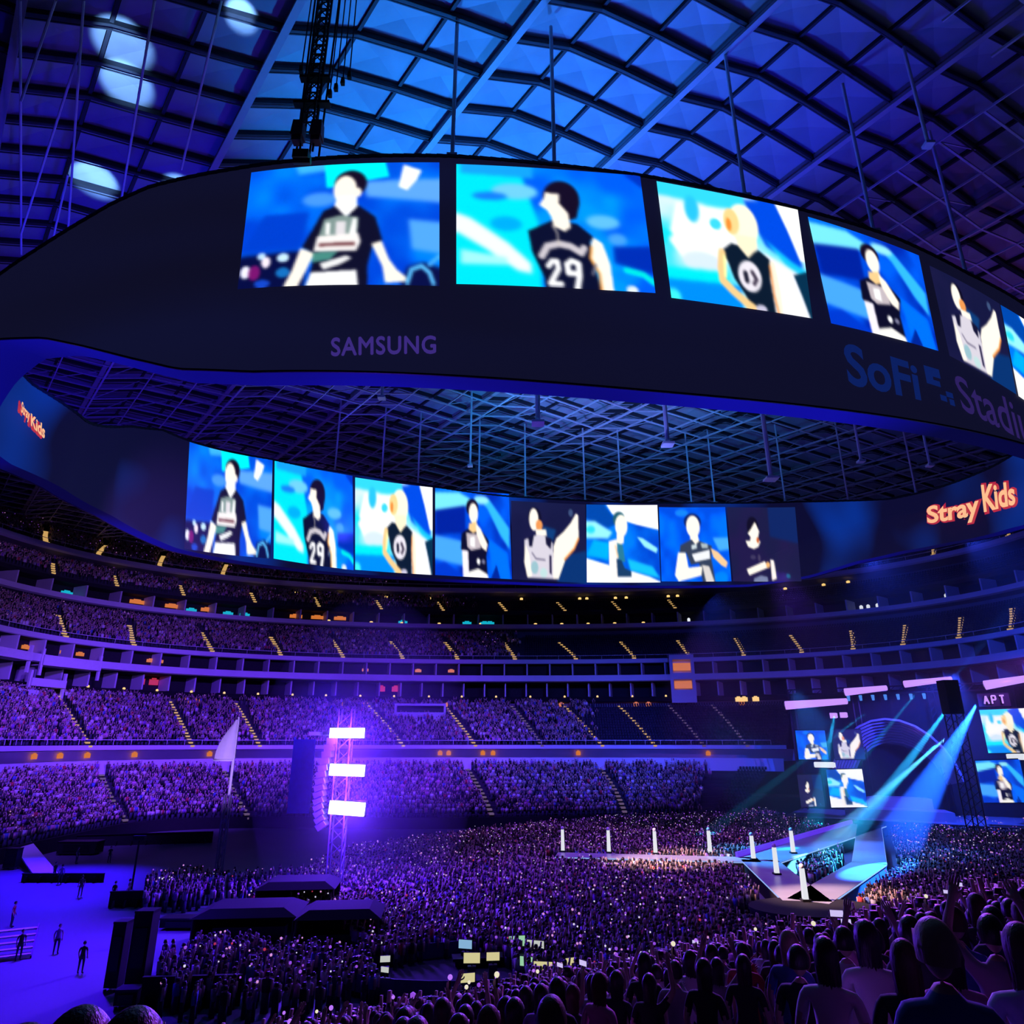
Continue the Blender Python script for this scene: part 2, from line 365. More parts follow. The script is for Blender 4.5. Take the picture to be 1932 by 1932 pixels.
PIC.append(picture((0, 74, 222), (0, 112, 255), 25, [('p', [(.78, .42), (1, .42), (1, .58), (.86, .6)], (70, 170, 255)), ('e', ((.34, .08), (.1, .05)), (20, 130, 255)), ('e', ((.86, .95), (.1, .08)), (0, 130, 255))], [
    ('e', ((.495, .20), (.125, .115)), (10, 26, 92)), ('e', ((.50, .265), (.100, .150)), SK), ('p', [(.45, .36), (.56, .36), (.58, .48), (.50, .52), (.45, .46)], SK),
    ('p', [(.40, .47), (.47, .44), (.52, .51), (.58, .46), (.76, .53), (.74, .70), (.78, 1.05), (.60, 1.05), (.56, .76), (.44, .78), (.38, .62), (.28, .62), (.30, .52)], (50, 62, 86)), ('p', [(.46, .52), (.54, .50), (.54, .56), (.46, .58)], (200, 215, 220)), ('p', [(.60, .49), (.70, .50), (.70, .56), (.61, .56)], (170, 185, 190)),
    ('p', [(.46, .64), (.72, .58), (.72, .70), (.50, .74)], (236, 238, 242)), ('p', [(.26, .62), (.37, .62), (.40, .82), (.60, .80), (.58, .92), (.25, 1.0), (.20, .92)], SK), ('p', [(.60, .78), (.70, .80), (.76, 1.0), (.64, 1.0)], (216, 210, 206)),
    ('p', [(.74, .56), (.84, .61), (.97, .75), (.94, .82), (.88, .79), (.77, .68)], (246, 200, 150))]))
PIC.append(picture((26, 26, 66), (32, 24, 70), 29, [('p', [(.6, 0), (1, 0), (1, .5), (.6, .4)], (14, 36, 96))], [
    ('e', ((.36, .27), (.085, .14)), (16, 12, 34)), ('p', [(.33, .30), (.40, .20), (.45, .33), (.42, .44), (.38, .48), (.30, .48), (.32, .41), (.28, .36)], SK), ('p', [(.24, .46), (.46, .46), (.42, .54), (.35, .57), (.27, .54)], SK), ('e', ((.42, .45), (.02, .04)), (200, 100, 50)),
    ('e', ((.33, .68), (.04, .03)), (60, 54, 90)), ('e', ((.42, .69), (.02, .05)), (66, 58, 92)), ('p', [(.22, .84), (.50, .73), (.53, .82), (.25, .92)], SK), ('e', ((.54, .78), (.03, .04)), (240, 180, 110)),
    ('p', [(.58, .71), (.63, .72), (.65, .96), (.58, .99)], (255, 244, 236)), ('p', [(.32, .96), (.42, .92), (.52, .94), (.52, 1.05), (.30, 1.05)], (120, 130, 165)), ('e', ((.82, .93), (.03, .03)), (20, 100, 120))]))
PIC = [lin(np.clip(p, 0, 255) / 255.0) for p in PIC]

def screen_mesh(name, pic, fn, nu, nv, parent):
    u = np.linspace(0, 1, nu); v = np.linspace(0, 1, nv)
    vs = [fn(a, b) for b in v for a in u]
    fs = [(j * nu + i, (j + 1) * nu + i, (j + 1) * nu + i + 1, j * nu + i + 1) for j in range(nv - 1) for i in range(nu - 1)]
    me = bpy.data.meshes.new(name); me.from_pydata(vs, [], fs)
    a = me.color_attributes.new('picture', 'FLOAT_COLOR', 'POINT')
    X = np.clip(u * NW - .5, 0, NW - 1.001); Y = np.clip(v * NH - .5, 0, NH - 1.001)
    ix, iy = X.astype(int), Y.astype(int); fx = (X - ix)[None, :, None]; fy = (Y - iy)[:, None, None]
    P = pic
    c = (P[np.ix_(iy, ix)] * (1 - fx) + P[np.ix_(iy, ix + 1)] * fx) * (1 - fy) + (P[np.ix_(iy + 1, ix)] * (1 - fx) + P[np.ix_(iy + 1, ix + 1)] * fx) * fy
    rgba = np.ones((nu * nv, 4)); rgba[:, :3] = c.reshape(-1, 3)
    a.data.foreach_set('color', rgba.ravel().astype(np.float32))
    me.materials.append(m_led); me.update()
    return link(name, me, parent)

# ------------------------------------------------------------------ the hanging display ring
RCX, RCY, RA, RB, RT, RN = 4.632, 77.92, 52.75, 31.49, .172, 2.8
def ring_plan(phi, off=0.0):
    phi = np.asarray(phi, float)
    c, s = np.cos(phi), np.sin(phi)
    X = RA * np.sign(c) * np.abs(c) ** (2 / RN); Y = RB * np.sign(s) * np.abs(s) ** (2 / RN)
    nx = np.sign(X) * np.abs(X / RA) ** (RN - 1) / RA; ny = np.sign(Y) * np.abs(Y / RB) ** (RN - 1) / RB
    l = np.hypot(nx, ny)
    dg = np.degrees(phi) % 360
    off = off * (1 + (1.0 * np.exp(-((dg - 206) / 15) ** 2) if np.ndim(off) or off > .5 else 0))
    X = X + off * nx / l - 3.6 * np.exp(-((dg - 199) / 15) ** 2) + 11 * (np.maximum(X, 0) / RA) ** 4; Y = Y + off * ny / l
    return RCX + X * math.cos(RT) - Y * math.sin(RT), RCY + X * math.sin(RT) + Y * math.cos(RT)
_td = [0, 20, 30, 40, 60, 90, 100, 110, 130, 150, 160, 170, 180, 190, 197, 203, 210, 215, 220, 225, 230, 240, 250, 260, 270, 280, 290, 300, 310, 320, 330, 340, 350, 360]
_tz = [36.6, 37, 38, 38.8, 39.6, 39.8, 40.9, 41.5, 41.6, 40.6, 40.2, 37.9, 34.2, 33.6, 34.0, 35.0, 36.6, 38.2, 40.0, 41.6, 42.6, 43.2, 44.0, 44.8, 45.2, 44.3, 43.6, 42.2, 41.8, 41, 40, 38.6, 37.4, 36.6]
_bd = [0, 10, 20, 30, 40, 52, 150, 160, 170, 180, 190, 197, 203, 208, 213, 220, 226, 232, 238, 245, 330, 345, 360]
_bz = [27.6, 28.3, 28.4, 27.7, 26.0, 25, 25, 25.6, 26, 25.7, 25.1, 25.3, 26.6, 29.2, 30.4, 29.6, 28.2, 26.7, 25.3, 24.8, 25, 26, 27.6]
def ring_top(phi): return np.interp(np.degrees(phi) % 360, _td, _tz) + H
def ring_bot(phi): return np.interp(np.degrees(phi) % 360, _bd, _bz) + H
_near = np.radians(np.linspace(201, 328, 8000)); _far = np.radians(np.linspace(198, -14, 40000))
def ring_hit(px, py, side):                 # which place on the ring a line of sight meets
    ph, off = (_near, 2.0) if side == 'outer' else (_far, 0.0)
    x, y = ring_plan(ph, off)
    az = np.arctan2(x, y)
    r = ray(px, py); a = math.atan2(r[0], r[1])
    p = float(np.interp(a, az, ph))
    x, y = ring_plan(p, off)
    return p, float(np.hypot(x, y)) * r[2] / math.hypot(r[0], r[1]) + H
_pt = np.radians(np.linspace(-30, 330, 72001))
_px, _py = ring_plan(_pt, 1.0)
_ps = np.concatenate([[0], np.cumsum(np.hypot(np.diff(_px), np.diff(_py)))])
def ring_patch(corners, side, lift=.08):    # corners TL TR BR BL -> function (u, v) on the display face
    (p0, z0), (p1, z1), (p2, z2), (p3, z3) = [ring_hit(x, y, side) for x, y in corners]
    off = 2.0 + lift if side == 'outer' else -lift
    p0, p1, p2, p3 = [float(np.interp(p, _pt, _ps)) for p in (p0, p1, p2, p3)]
    def fn(u, v):
        p = (p0 * (1 - u) + p1 * u) * (1 - v) + (p3 * (1 - u) + p2 * u) * v
        z = (z0 * (1 - u) + z1 * u) * (1 - v) + (z3 * (1 - u) + z2 * u) * v
        x, y = ring_plan(float(np.interp(p, _ps, _pt)), off)
        return (float(x), float(y), float(z))
    return fn

ring = empty('video_ring', (RCX, RCY, 25 + H), 0, 'huge oval ring of video screens hung under the stadium roof', 'video screen')
def ring_child(name, mb_or_me, mats=None, smooth=False):
    o = mb_or_me.build(name, mats, None, smooth) if isinstance(mb_or_me, MB) else mb_or_me
    o.parent = ring; o.matrix_parent_inverse = Matrix.Translation(ring.location).inverted()
    return o
ph = np.linspace(0, 2 * np.pi, 361)
# even out the steps around the pointed ends
xx, yy = ring_plan(np.linspace(0, 2 * np.pi, 7201), 1.0)
al = np.concatenate([[0], np.cumsum(np.hypot(np.diff(xx), np.diff(yy)))])
ph = np.interp(np.linspace(0, al[-1], 361), al, np.linspace(0, 2 * np.pi, 7201))
xi, yi = ring_plan(ph, 0.0); xo, yo = ring_plan(ph, 2.0); zt, zb = ring_top(ph), ring_bot(ph)
def band(x, y, ks): return [[(float(a), float(b), float(z0 + (z1 - z0) * k)) for a, b, z0, z1 in zip(x, y, zb, zt)] for k in ks]
b = MB(); b.sheet(band(xo, yo, (0, .25, .5, .75, 1))); ring_child('outer_display_face', b, e_outer, True)
b = MB(); b.sheet(band(xi, yi, (0, .25, .5, .75, 1)), flip=True); ring_child('inner_display_face', b, e_inner, True)
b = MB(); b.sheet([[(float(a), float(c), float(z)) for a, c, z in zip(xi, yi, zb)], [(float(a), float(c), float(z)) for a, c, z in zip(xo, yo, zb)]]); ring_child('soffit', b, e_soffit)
b = MB(); b.sheet([[(float(a), float(c), float(z)) for a, c, z in zip(xo, yo, zt)], [(float(a), float(c), float(z)) for a, c, z in zip(xi, yi, zt)]])
for i in range(0, 360, 1):                   # walkway edge on top
    for X, Y in ((xo, yo), (xi, yi)):
        b.beam((X[i], Y[i], zt[i] + .15), (X[i + 1], Y[i + 1], zt[i + 1] + .1), .25, .28)
ring_child('top_walkway', b, m_blackmetal)
b = MB()
for X, Y in ((xo, yo),):
    for i in range(0, 360): b.beam((X[i], Y[i], zb[i]), (X[i + 1], Y[i + 1], zb[i + 1]), .12, .14)
ring_child('bottom_rim', b, m_blackmetal)

OUT = [[(475, 327), (829, 308), (829, 541), (449, 547)], [(861, 311), (1207, 333), (1236, 554), (861, 537)], [(1238, 343), (1504, 397), (1532, 602), (1266, 563)],
       [(1523, 410), (1732, 483), (1769, 663), (1567, 611)], [(1752, 502), (1884, 574), (1916, 745), (1790, 672)], [(1886, 576), (1990, 650), (2020, 828), (1920, 748)]]
INN = [[(357, 834), (514, 868), (510, 1054), (347, 1035)], [(518, 869), (665, 898), (667, 1076), (516, 1054)], [(670, 901), (816, 920), (816, 1085), (670, 1075)], [(821, 921), (960, 932), (966, 1093), (821, 1085)],
       [(964, 945), (1104, 952), (1106, 1100), (967, 1093)], [(1106, 952), (1240, 953), (1246, 1099), (1107, 1099)], [(1243, 957), (1368, 957), (1380, 1097), (1248, 1097)], [(1371, 957), (1500, 957), (1512, 1097), (1383, 1097)]]
SCLAB = ['lit screen of a singer in a black printed T-shirt with white trousers', 'lit screen of a singer in a sleeveless black shirt numbered 29', 'lit screen of a blond singer in a black vest with a round white print', 'lit screen of a singer holding a microphone to the mouth',
         'dark screen of a singer in white stretching one arm out', 'lit screen of a singer in profile before white clouds', 'lit screen of a singer pointing sideways on plain blue', 'dark screen of a singer with folded arms']
for k, c in enumerate(OUT):
    o = ring_child('picture_screen', screen_mesh('picture_screen', PIC[k], ring_patch(c, 'outer'), 110, 74, None)); o['label'] = SCLAB[k] + ', on the outer face'
for k, c in enumerate(INN):
    o = ring_child('picture_screen', screen_mesh('picture_screen', PIC[k], ring_patch(c, 'inner'), 64, 56, None)); o['label'] = SCLAB[k] + ', on the inner face'

def text_me(txt, bold=0.0, space=1.0):
    cu = bpy.data.curves.new('t', 'FONT'); cu.body = txt; cu.offset = bold; cu.space_character = space; cu.resolution_u = 4
    o = bpy.data.objects.new('t', cu); COL.objects.link(o)
    bpy.context.view_layer.update()
    me = bpy.data.meshes.new_from_object(o.evaluated_get(bpy.context.evaluated_depsgraph_get()))
    bpy.data.objects.remove(o); bpy.data.curves.remove(cu)
    return me
def word_on(name, txt, fn, mat, bold=0.0, space=1.0, pad=0.0, box=None, fat=0.0):
    me = text_me(txt, bold, space)
    n = len(me.vertices); c = np.zeros(n * 3); me.vertices.foreach_get('co', c); c = c.reshape(-1, 3)
    x0, y0, x1, y1 = box or (c[:, 0].min(), c[:, 1].min(), c[:, 0].max(), c[:, 1].max())
    for v, q in zip(me.vertices, c):
        v.co = fn((q[0] - x0) / (x1 - x0), 1 - (q[1] - y0) / (y1 - y0))
    if fat:                                  # heavier strokes: the same outline set side by side
        vs, fs = [], []
        for du, dv in ((-fat, 0), (fat, 0), (0, fat * 1.4), (0, -fat * 1.4), (0, 0)):
            o0 = len(vs)
            vs += [fn((q[0] + du - x0) / (x1 - x0), 1 - (q[1] + dv - y0) / (y1 - y0)) for q in c]
            fs += [tuple(i + o0 for i in p.vertices) for p in me.polygons]
        me = bpy.data.meshes.new(name); me.from_pydata(vs, [], fs)
    me.materials.clear(); me.materials.append(mat); me.update()
    return link(name, me), (x0, y0, x1, y1)
o, _ = word_on('lettering', 'SAMSUNG', ring_patch([(626, 640), (822, 636), (822, 668), (626, 673)], 'outer', .12), e_letter_p, .0, 1.08, fat=.022); ring_child('', o); o['label'] = 'dim purple capital letters on the dark outer face'
o, _ = word_on('lettering', 'SoFi', ring_patch([(1587, 646), (1726, 688), (1737, 758), (1600, 728)], 'outer', .12), e_letter_b, .025); ring_child('', o); o['label'] = 'dim navy letters on the dark outer face'
o, _ = word_on('lettering', 'Stadium', ring_patch([(1795, 706), (1968, 790), (1985, 868), (1815, 776)], 'outer', .12), e_letter_v, .01); ring_child('', o); o['label'] = 'dim plum letters running out of view on the outer face'
fn = ring_patch([(1740, 690), (1786, 704), (1800, 768), (1752, 752)], 'outer', .12)     # small emblem of stepped blocks between the two words
for (u0, v0, u1, v1) in ((0, 0, .62, .28), (0, .28, .3, .55), (.3, .38, .55, .55), (.72, .62, 1, .78), (.45, .78, .7, .95), (.8, .82, 1, 1)):
    b = MB(); b.add([fn(u0, v0), fn(u1, v0), fn(u1, v1), fn(u0, v1)], [(0, 1, 2, 3)])
    o = ring_child('emblem_block', b, e_letter_b); o['label'] = 'navy block of the small stepped emblem between the two dim words'

def neon(corners, label, lift=.35):
    a, bx = word_on('neon_rim', 'Stray', ring_patch(corners[0], 'inner', lift), e_neonrim, .085)
    f, _ = word_on('neon_letters', 'Stray', ring_patch(corners[0], 'inner', lift + .25), e_neon, .03, box=bx)
    a2, bx2 = word_on('neon_rim', 'Kids', ring_patch(corners[1], 'inner', lift), e_neonrim, .085)
    f2, _ = word_on('neon_letters', 'Kids', ring_patch(corners[1], 'inner', lift + .25), e_neon, .03, box=bx2)
    for q in (a, f, a2, f2): ring_child('', q)
    f['label'] = label; f2['label'] = label
neon([[(1750, 955), (1856, 928), (1860, 985), (1752, 1001)], [(1855, 912), (1922, 905), (1926, 955), (1862, 972)]], 'glowing peach letters with a red rim on the inner face')
neon([[(27, 752), (44, 772), (43, 800), (24, 782)], [(44, 775), (74, 802), (72, 830), (44, 802)]], 'small glowing peach letters at the turn of the inner face')

# ------------------------------------------------------------------ roof
O0 = np.array([2.683, 41.625]); GU = np.array([5.525, 2.208]); GV = np.array([-2.73, 3.143])
def roof_z(c, r, kink=True):
    c = np.asarray(c, float); r = np.asarray(r, float)
    zz = .753 * c - .138 * c * c - .565 * r
    zz = -7.5 + 2.0 * np.logaddexp(0, (zz + 7.5) / 2.0)
    zz = np.minimum(zz, 3.0)
    if kink:
        m = np.round(c).astype(int) % 3
        zz = zz + np.where(m == 1, 1.23, np.where(m == 2, .68, 0))
    return 62 + zz + H
def roof_pt(c, r, dz=0.0):
    p = O0 + c * GU + r * GV
    return (float(p[0]), float(p[1]), float(roof_z(c, r)) + dz)
def roof_in(c, r):
    p = O0 + c * GU + r * GV
    return 18 < p[1] < 222 and abs(p[0]) < 150 and p[1] > abs(p[0] * .62) - 12
CR, RR = range(-26, 42), range(-30, 62)
b = MB()
for c in CR:
    for r in RR:
        if roof_in(c + .5, r + .5):
            q = [roof_pt(c, r), roof_pt(c + 1, r), roof_pt(c + 1, r + 1), roof_pt(c, r + 1)]
            ctr = np.mean(q, 0)
            ins = [tuple(np.array(p) * .93 + ctr * .07) for p in q]
            top = (ctr[0], ctr[1], ctr[2] + .35)
            o = len(b.v); b.v.extend(ins); b.v.append(top)
            b.f.extend([(o + 1, o, o + 4), (o + 2, o + 1, o + 4), (o + 3, o + 2, o + 4), (o, o + 3, o + 4)]); b.m.extend([0] * 4)
ceiling = b.build('ceiling', m_panel); tag(ceiling, kind='structure')
def roof_line(fam, k, dz, w, h, step=1, mb=None, cond=None):
    mb = mb or MB()
    rng_ = RR if fam == 'c' else CR
    for j in list(rng_)[::step]:
        c0, r0, c1, r1 = (k, j, k, j + step) if fam == 'c' else (j, k, j + step, k)
        if roof_in(c0, r0) and roof_in(c1, r1) and (cond is None or cond(c0, r0)):
            mb.beam(roof_pt(c0, r0, dz), roof_pt(c1, r1, dz), w, h)
    return mb
for c in CR:
    if c % 3 == 0:
        mb = roof_line('c', c, -.95, .62, .4); roof_line('c', c, -.15, .3, .5, mb=mb)
        for r in RR:
            if roof_in(c, r) and roof_in(c, r + 1): mb.beam(roof_pt(c, r, -.9), roof_pt(c, r, -.2), .2, .2)
        if mb.v: mb.build('main_girder', m_girder, ceiling)
net = MB()
for c in CR:
    if c % 3: roof_line('c', c, -.15, .28, .45, mb=net)
for r in RR:
    roof_line('r', r, -.25, .42, .55, mb=net)
    roof_line('r', r, -.9, .10, .10, mb=net)
net.build('cable_net', m_net, ceiling)
lower = MB()
def wide(c, r): return c >= 7 or r >= 13 or (c >= 4 and r < -3)
for r in RR:
    roof_line('r', r, -3.6, .20, .2, mb=lower, cond=wide)
for c in CR:
    roof_line('c', c, -3.6, .24 if c % 3 == 0 else .14, .24, mb=lower, cond=wide)
    for r in RR:
        if wide(c, r) and roof_in(c, r) and roof_in(c + 1, r + 1) and (c + r) % 2 == 0:
            lower.beam(roof_pt(c, r, -3.6), roof_pt(c + 1, r, -.5), .12, .12)
lower.build('lower_truss', m_truss, ceiling)
# lighter cables running free under the left half of the roof
# hanger rods from the roof down to the ring, and rods ending in the air
def roof_at(x, y):
    d = np.array([x, y]) - O0
    A = np.array([GU, GV]).T
    c, r = np.linalg.solve(A, d)
    return float(roof_z(c, r, False)) - .3
def roof_hit(px, py, f):                    # a point a little short of the roof on a line of sight
    for Yq in np.linspace(30, 200, 1700):
        q = at(px, py, Yq)
        if q.z >= roof_at(q.x, q.y) - 1.6: break
    return at(px, py, Yq * f)
for (p, q) in (((150, 95), (40, 440)), ((105, 0), (40, 190)), ((292, 0), (225, 400)), ((418, 0), (342, 320)), ((128, 330), (95, 470)), ((38, 0), (40, 480)), ((158, 0), (128, 440))):
    b = MB(); b.tube(roof_hit(*p, .98), roof_hit(*q, .95), .10, n=6)
    b.build('stay_cable', m_rod, ceiling)

def hanger(x, y, z0, r, label, group, lamp=False):
    t = empty('hanger_rod', (x, y, z0), 0, label, 'rod', group)
    b = MB(); b.tube((0, 0, 0), (0, 0, roof_at(x, y) - z0), r, n=8); b.build('rod', m_rod, t)
    b = MB(); b.box((0, 0, .12), (r * 5, r * 5, .3)); b.tube((0, 0, .2), (0, 0, .7), r * 1.8, r, 8)
    b.build('clevis' if not lamp else 'lamp_head', m_rod if not lamp else m_white, t)
    return t
for px, py in ((853, 300), (1048, 310), (1410, 365), (1655, 432), (1838, 540)):
    p, z = ring_hit(px, py, 'outer'); x, y = ring_plan(p, 1.6)
    hanger(float(x), float(y), float(ring_top(p)) + .3, .17, 'dark steel rod hanging the ring from the roof above its near screens', 'rods above the near side of the ring')
for px in (632, 721, 790, 905, 993, 1105, 1172, 1302, 1345, 1475, 1590, 1715):
    p, z = ring_hit(px, 900, 'inner'); x, y = ring_plan(p, 1.0)
    hanger(float(x), float(y), float(ring_top(p)) + .3, .15, 'slim steel rod hanging the ring from the roof above its far screens', 'rods above the far side of the ring')
for px, py, Y, r in ((1015, 800, 74, .3), (1260, 840, 80, .3), (1455, 905, 92, .36), (887, 880, 100, .16), (1625, 872, 84, .18), (1755, 880, 84, .16), (1752, 275, 47, .16), (720, 752, 82, .2)):
    p = at(px, py, Y)
    hanger(p.x, p.y, p.z, r, 'pale steel rod ending in mid air with a small fitting', 'rods ending in the air', True)

# rigging bundle above the first screen
rg = empty('rigging_tower', at(575, 306, 37), 0, 'dark bundle of chains, truss and motors hanging above the first screen', 'rigging')
RH = roof_at(rg.location.x, 37) - rg.location.z + .25
for dx, dy in ((-.45, 0), (.45, 0), (0, .7), (-.8, .3), (.75, .5)):
    b = MB(); b.tube((dx, dy, 1), (dx * 1.2, dy * 1.2, RH), .075, n=6); b.build('chain', m_black, rg)
b = MB(); n_ = int((RH - 3.4) / .95)
for k in range(n_):
    z = 3.2 + k * .95
    for a in range(4):
        x0, y0 = (-.4, -.4) if a == 0 else (.4, -.4) if a == 1 else (.4, .4) if a == 2 else (-.4, .4)
        x1, y1 = (.4, -.4) if a == 0 else (.4, .4) if a == 1 else (-.4, .4) if a == 2 else (-.4, -.4)
        b.beam((x0, y0, z), (x0, y0, z + .95), .11, .11); b.beam((x0, y0, z), (x1, y1, z + .95), .06, .06); b.beam((x0, y0, z), (x1, y1, z), .08, .08)
b.build('truss_mast', m_black, rg)
for dx in (-.68, .64):
    b = MB(); b.box((dx, -.1, 2.75), (.85, .8, 1.4), tap=.85); b.box((dx, -.1, 1.85), (.65, .6, .4)); b.build('speaker_cluster', m_redspk, rg)
b = MB(); b.box((-.25, 0, .45), (1.1, .8, .7)); b.tube((-.8, 0, .1), (.4, 0, .1), .2, n=10); b.build('winch', m_blackmetal, rg)
for z_, w_ in ((5.4, 2.6), (7.9, 2.2)):
    b = MB(); b.box((0, 0, z_), (w_, .5, .25)); b.build('cross_arm', m_black, rg)
for k, dx in enumerate((1.1, 1.5, 1.95, 2.4, -1.25)):
    b = MB(); b.tube((dx, .3, 6.6 + k * .6), (dx * .95, .3, RH), .05, n=5); b.build('hoist_chain', m_black, rg)
    b = MB(); b.box((dx, .3, 6.8 + k * .6), (.28, .28, .6), tap=.8); b.build('hoist', m_black, rg)

# ------------------------------------------------------------------ seating bowl
LF = (0.92, 116.46, 61.0, 24.28, -17.0)     # the floor edge itself comes further forward in the middle
LO = (0.92, 116.46, 61.0, 24.28)            # lower sections: centre x, y and half axes of the floor edge
UP = (1.0, 128.1, 67.1, 26.7)               # upper levels
def bowl_pt(base, d, s):                    # s runs left straight (-1..0), far arc (0..1), right straight (1..2)
    cx, cy, A, B = base[:4]
    if len(base) > 4: d = d + base[4] * math.exp(-((min(max(s, 0), 1) - .42) / .27) ** 2)
    A, B = A + d, B + d
    if s < 0: return (cx - A, cy + s * 80)
    if s > 1: return (cx + A, cy - (s - 1) * 80)
    a = math.pi * (1 - s); n = 2.29
    c, q = math.cos(a), math.sin(a)
    x = A * math.copysign(abs(c) ** (2 / n), c); y = B * abs(q) ** (2 / n)
    return (cx + x, cy + y)
# even spacing along the arc
_s = np.linspace(0, 1, 4001)
_p = np.array([bowl_pt(UP, 20, s) for s in _s]); _l = np.concatenate([[0], np.cumsum(np.hypot(*np.diff(_p, axis=0).T))]); _l /= _l[-1]
def sval(t):                                # t: 0..1 even along the far arc
    return t if t < 0 or t > 1 else float(np.interp(t, _l, _s))
def t_of_px(base, d, z, px):                # position along the bowl seen in picture column px
    ts = np.linspace(-.6, 1.6, 1200)
    P = np.array([(*bowl_pt(base, d, sval(t)), z) for t in ts])
    X, _ = proj(P); ok = P[:, 1] > 20
    i = np.argmin(np.where(ok, abs(X - px), 1e9))
    return float(ts[i])
def arc(base, d, z, t0=-.5, t1=1.5, n=170):
    return [(*bowl_pt(base, d, sval(t0 + (t1 - t0) * k / n)), z) for k in range(n + 1)]
def wallband(name, rows, mat, t0=-.5, t1=1.5, n=170, parent=None, label=None, cat=None, kind='structure'):
    b = MB(); b.sheet([arc(bs, d, z + H, t0, t1, n) for bs, d, z in rows])
    o = b.build(name, mat, parent)
    return tag(o, label, cat, kind=kind)
LT1 = t_of_px(LO, 17, -5 + H, 1452)         # the lowest block and the second tier stop beside the stage
MT1 = t_of_px(UP, 30, 9.5 + H, 1500)

def terrace(name, base0, d0, z0, base1, d1, z1, rows, t0, t1, label, n=170):
    prof = []
    for k in range(rows):
        f0, f1 = k / rows, (k + 1) / rows
        zz = z0 + (z1 - z0) * (k + 1) / rows
        prof.append((f0, zz)); prof.append((f1, zz))
    prof = [(0, z0)] + prof
    rws = []
    for f, z in prof:
        A = arc(base0, d0, 0, t0, t1, n); Bq = arc(base1, d1, 0, t0, t1, n)
        rws.append([(a[0] * (1 - f) + c[0] * f, a[1] * (1 - f) + c[1] * f, z + H) for a, c in zip(A, Bq)])
    b = MB(); b.sheet(rws)
    o = b.build(name, m_step); tag(o, label, 'seating tier', kind='structure')
    return dict(b0=base0, d0=d0, z0=z0, b1=base1, d1=d1, z1=z1, rows=rows, t0=t0, t1=t1)
def tier_pt(T, f, t, dz=0.0):
    a = bowl_pt(T['b0'], T['d0'], sval(t)); c = bowl_pt(T['b1'], T['d1'], sval(t))
    k = min(int(f * T['rows']), T['rows'] - 1)
    z = T['z0'] + (T['z1'] - T['z0']) * (k + 1) / T['rows']
    return (a[0] * (1 - f) + c[0] * f, a[1] * (1 - f) + c[1] * f, z + H + dz)

wallband('wall_field', [(LF, 3.4, -14), (LF, 3.4, -12.2), (LF, 3.9, -12.2), (LF, 3.9, -12.9)], m_black, t1=LT1)
T1 = terrace('trim_1', LF, 3.9, -13.1, LO, 16.6, -5.6, 14, -.5, LT1, 'lowest block of seats above the floor')
wallband('wall_concourse', [(LO, 16.6, -5.6), (LO, 17.0, -3.1), (LO, 17.4, -3.1), (LO, 17.4, -3.6), (LO, 23, -3.6), (LO, 23, -1.3), (LO, 19.2, -1.3), (LO, 19.2, -.5), (LO, 19.6, -.5)], m_fascia, t1=LT1 + .015)
T2 = terrace('trim_2', LO, 19.4, -1.4, UP, 29.0, 8.7, 16, -.5, MT1, 'second tier of seats')
wallband('wall_back_lower', [(UP, 29, 8.7), (UP, 32.5, 8.9), (UP, 32.5, 11.2)], m_conc, t1=MT1)
# two stacked suite levels with bright fascias
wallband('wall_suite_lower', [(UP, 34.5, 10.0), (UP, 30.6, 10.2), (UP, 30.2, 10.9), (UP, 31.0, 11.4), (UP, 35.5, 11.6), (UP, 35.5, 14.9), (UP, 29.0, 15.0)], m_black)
wallband('trim_3', [(UP, 29.0, 15.1), (UP, 28.3, 15.3), (UP, 28.3, 16.75), (UP, 29.4, 16.9)], m_fascia)
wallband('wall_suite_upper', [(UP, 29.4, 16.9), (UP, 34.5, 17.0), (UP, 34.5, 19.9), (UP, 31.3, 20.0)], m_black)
wallband('trim_4', [(UP, 31.3, 20.05), (UP, 31.0, 20.2), (UP, 31.0, 21.2), (UP, 31.6, 21.2), (UP, 31.6, 20.6)], m_fascia)
T3 = terrace('trim_5', UP, 31.8, 20.7, UP, 41.5, 28.4, 12, -.5, 1.5, 'third tier of seats')
wallband('wall_back_middle', [(UP, 41.5, 28.4), (UP, 45.5, 28.5), (UP, 45.5, 30.9), (UP, 41.6, 31.0)], m_conc)
wallband('trim_6', [(UP, 41.6, 31.0), (UP, 40.6, 31.2), (UP, 40.6, 32.3), (UP, 41.6, 32.4)], m_fascia)
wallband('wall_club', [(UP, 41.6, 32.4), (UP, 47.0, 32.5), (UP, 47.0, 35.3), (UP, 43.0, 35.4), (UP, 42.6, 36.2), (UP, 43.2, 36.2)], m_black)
T4 = terrace('trim_7', UP, 43.0, 35.9, UP, 49.0, 40.4, 6, -.5, 1.5, 'short fourth tier of seats')
wallband('wall_back_upper', [(UP, 49.0, 40.4), (UP, 52.0, 40.5), (UP, 52.0, 42.3), (UP, 45.0, 42.4)], m_conc)
wallband('trim_8', [(UP, 45.0, 42.4), (UP, 44.2, 42.7), (UP, 44.2, 43.7), (UP, 44.8, 43.7), (UP, 44.8, 43.1)], m_fascia)
T5 = terrace('trim_9', UP, 44.8, 43.0, UP, 64, 54.0, 18, -.5, 1.5, 'topmost deck of seats')
wallband('wall_rim', [(UP, 64, 54.0), (UP, 66, 54), (UP, 66, 57.2), (UP, 60, 57.6), (UP, 60, 58.4), (UP, 70, 60)], m_fascia)
wallband('wall_outer', [(UP, 68, -14), (UP, 70, 64)], m_black)

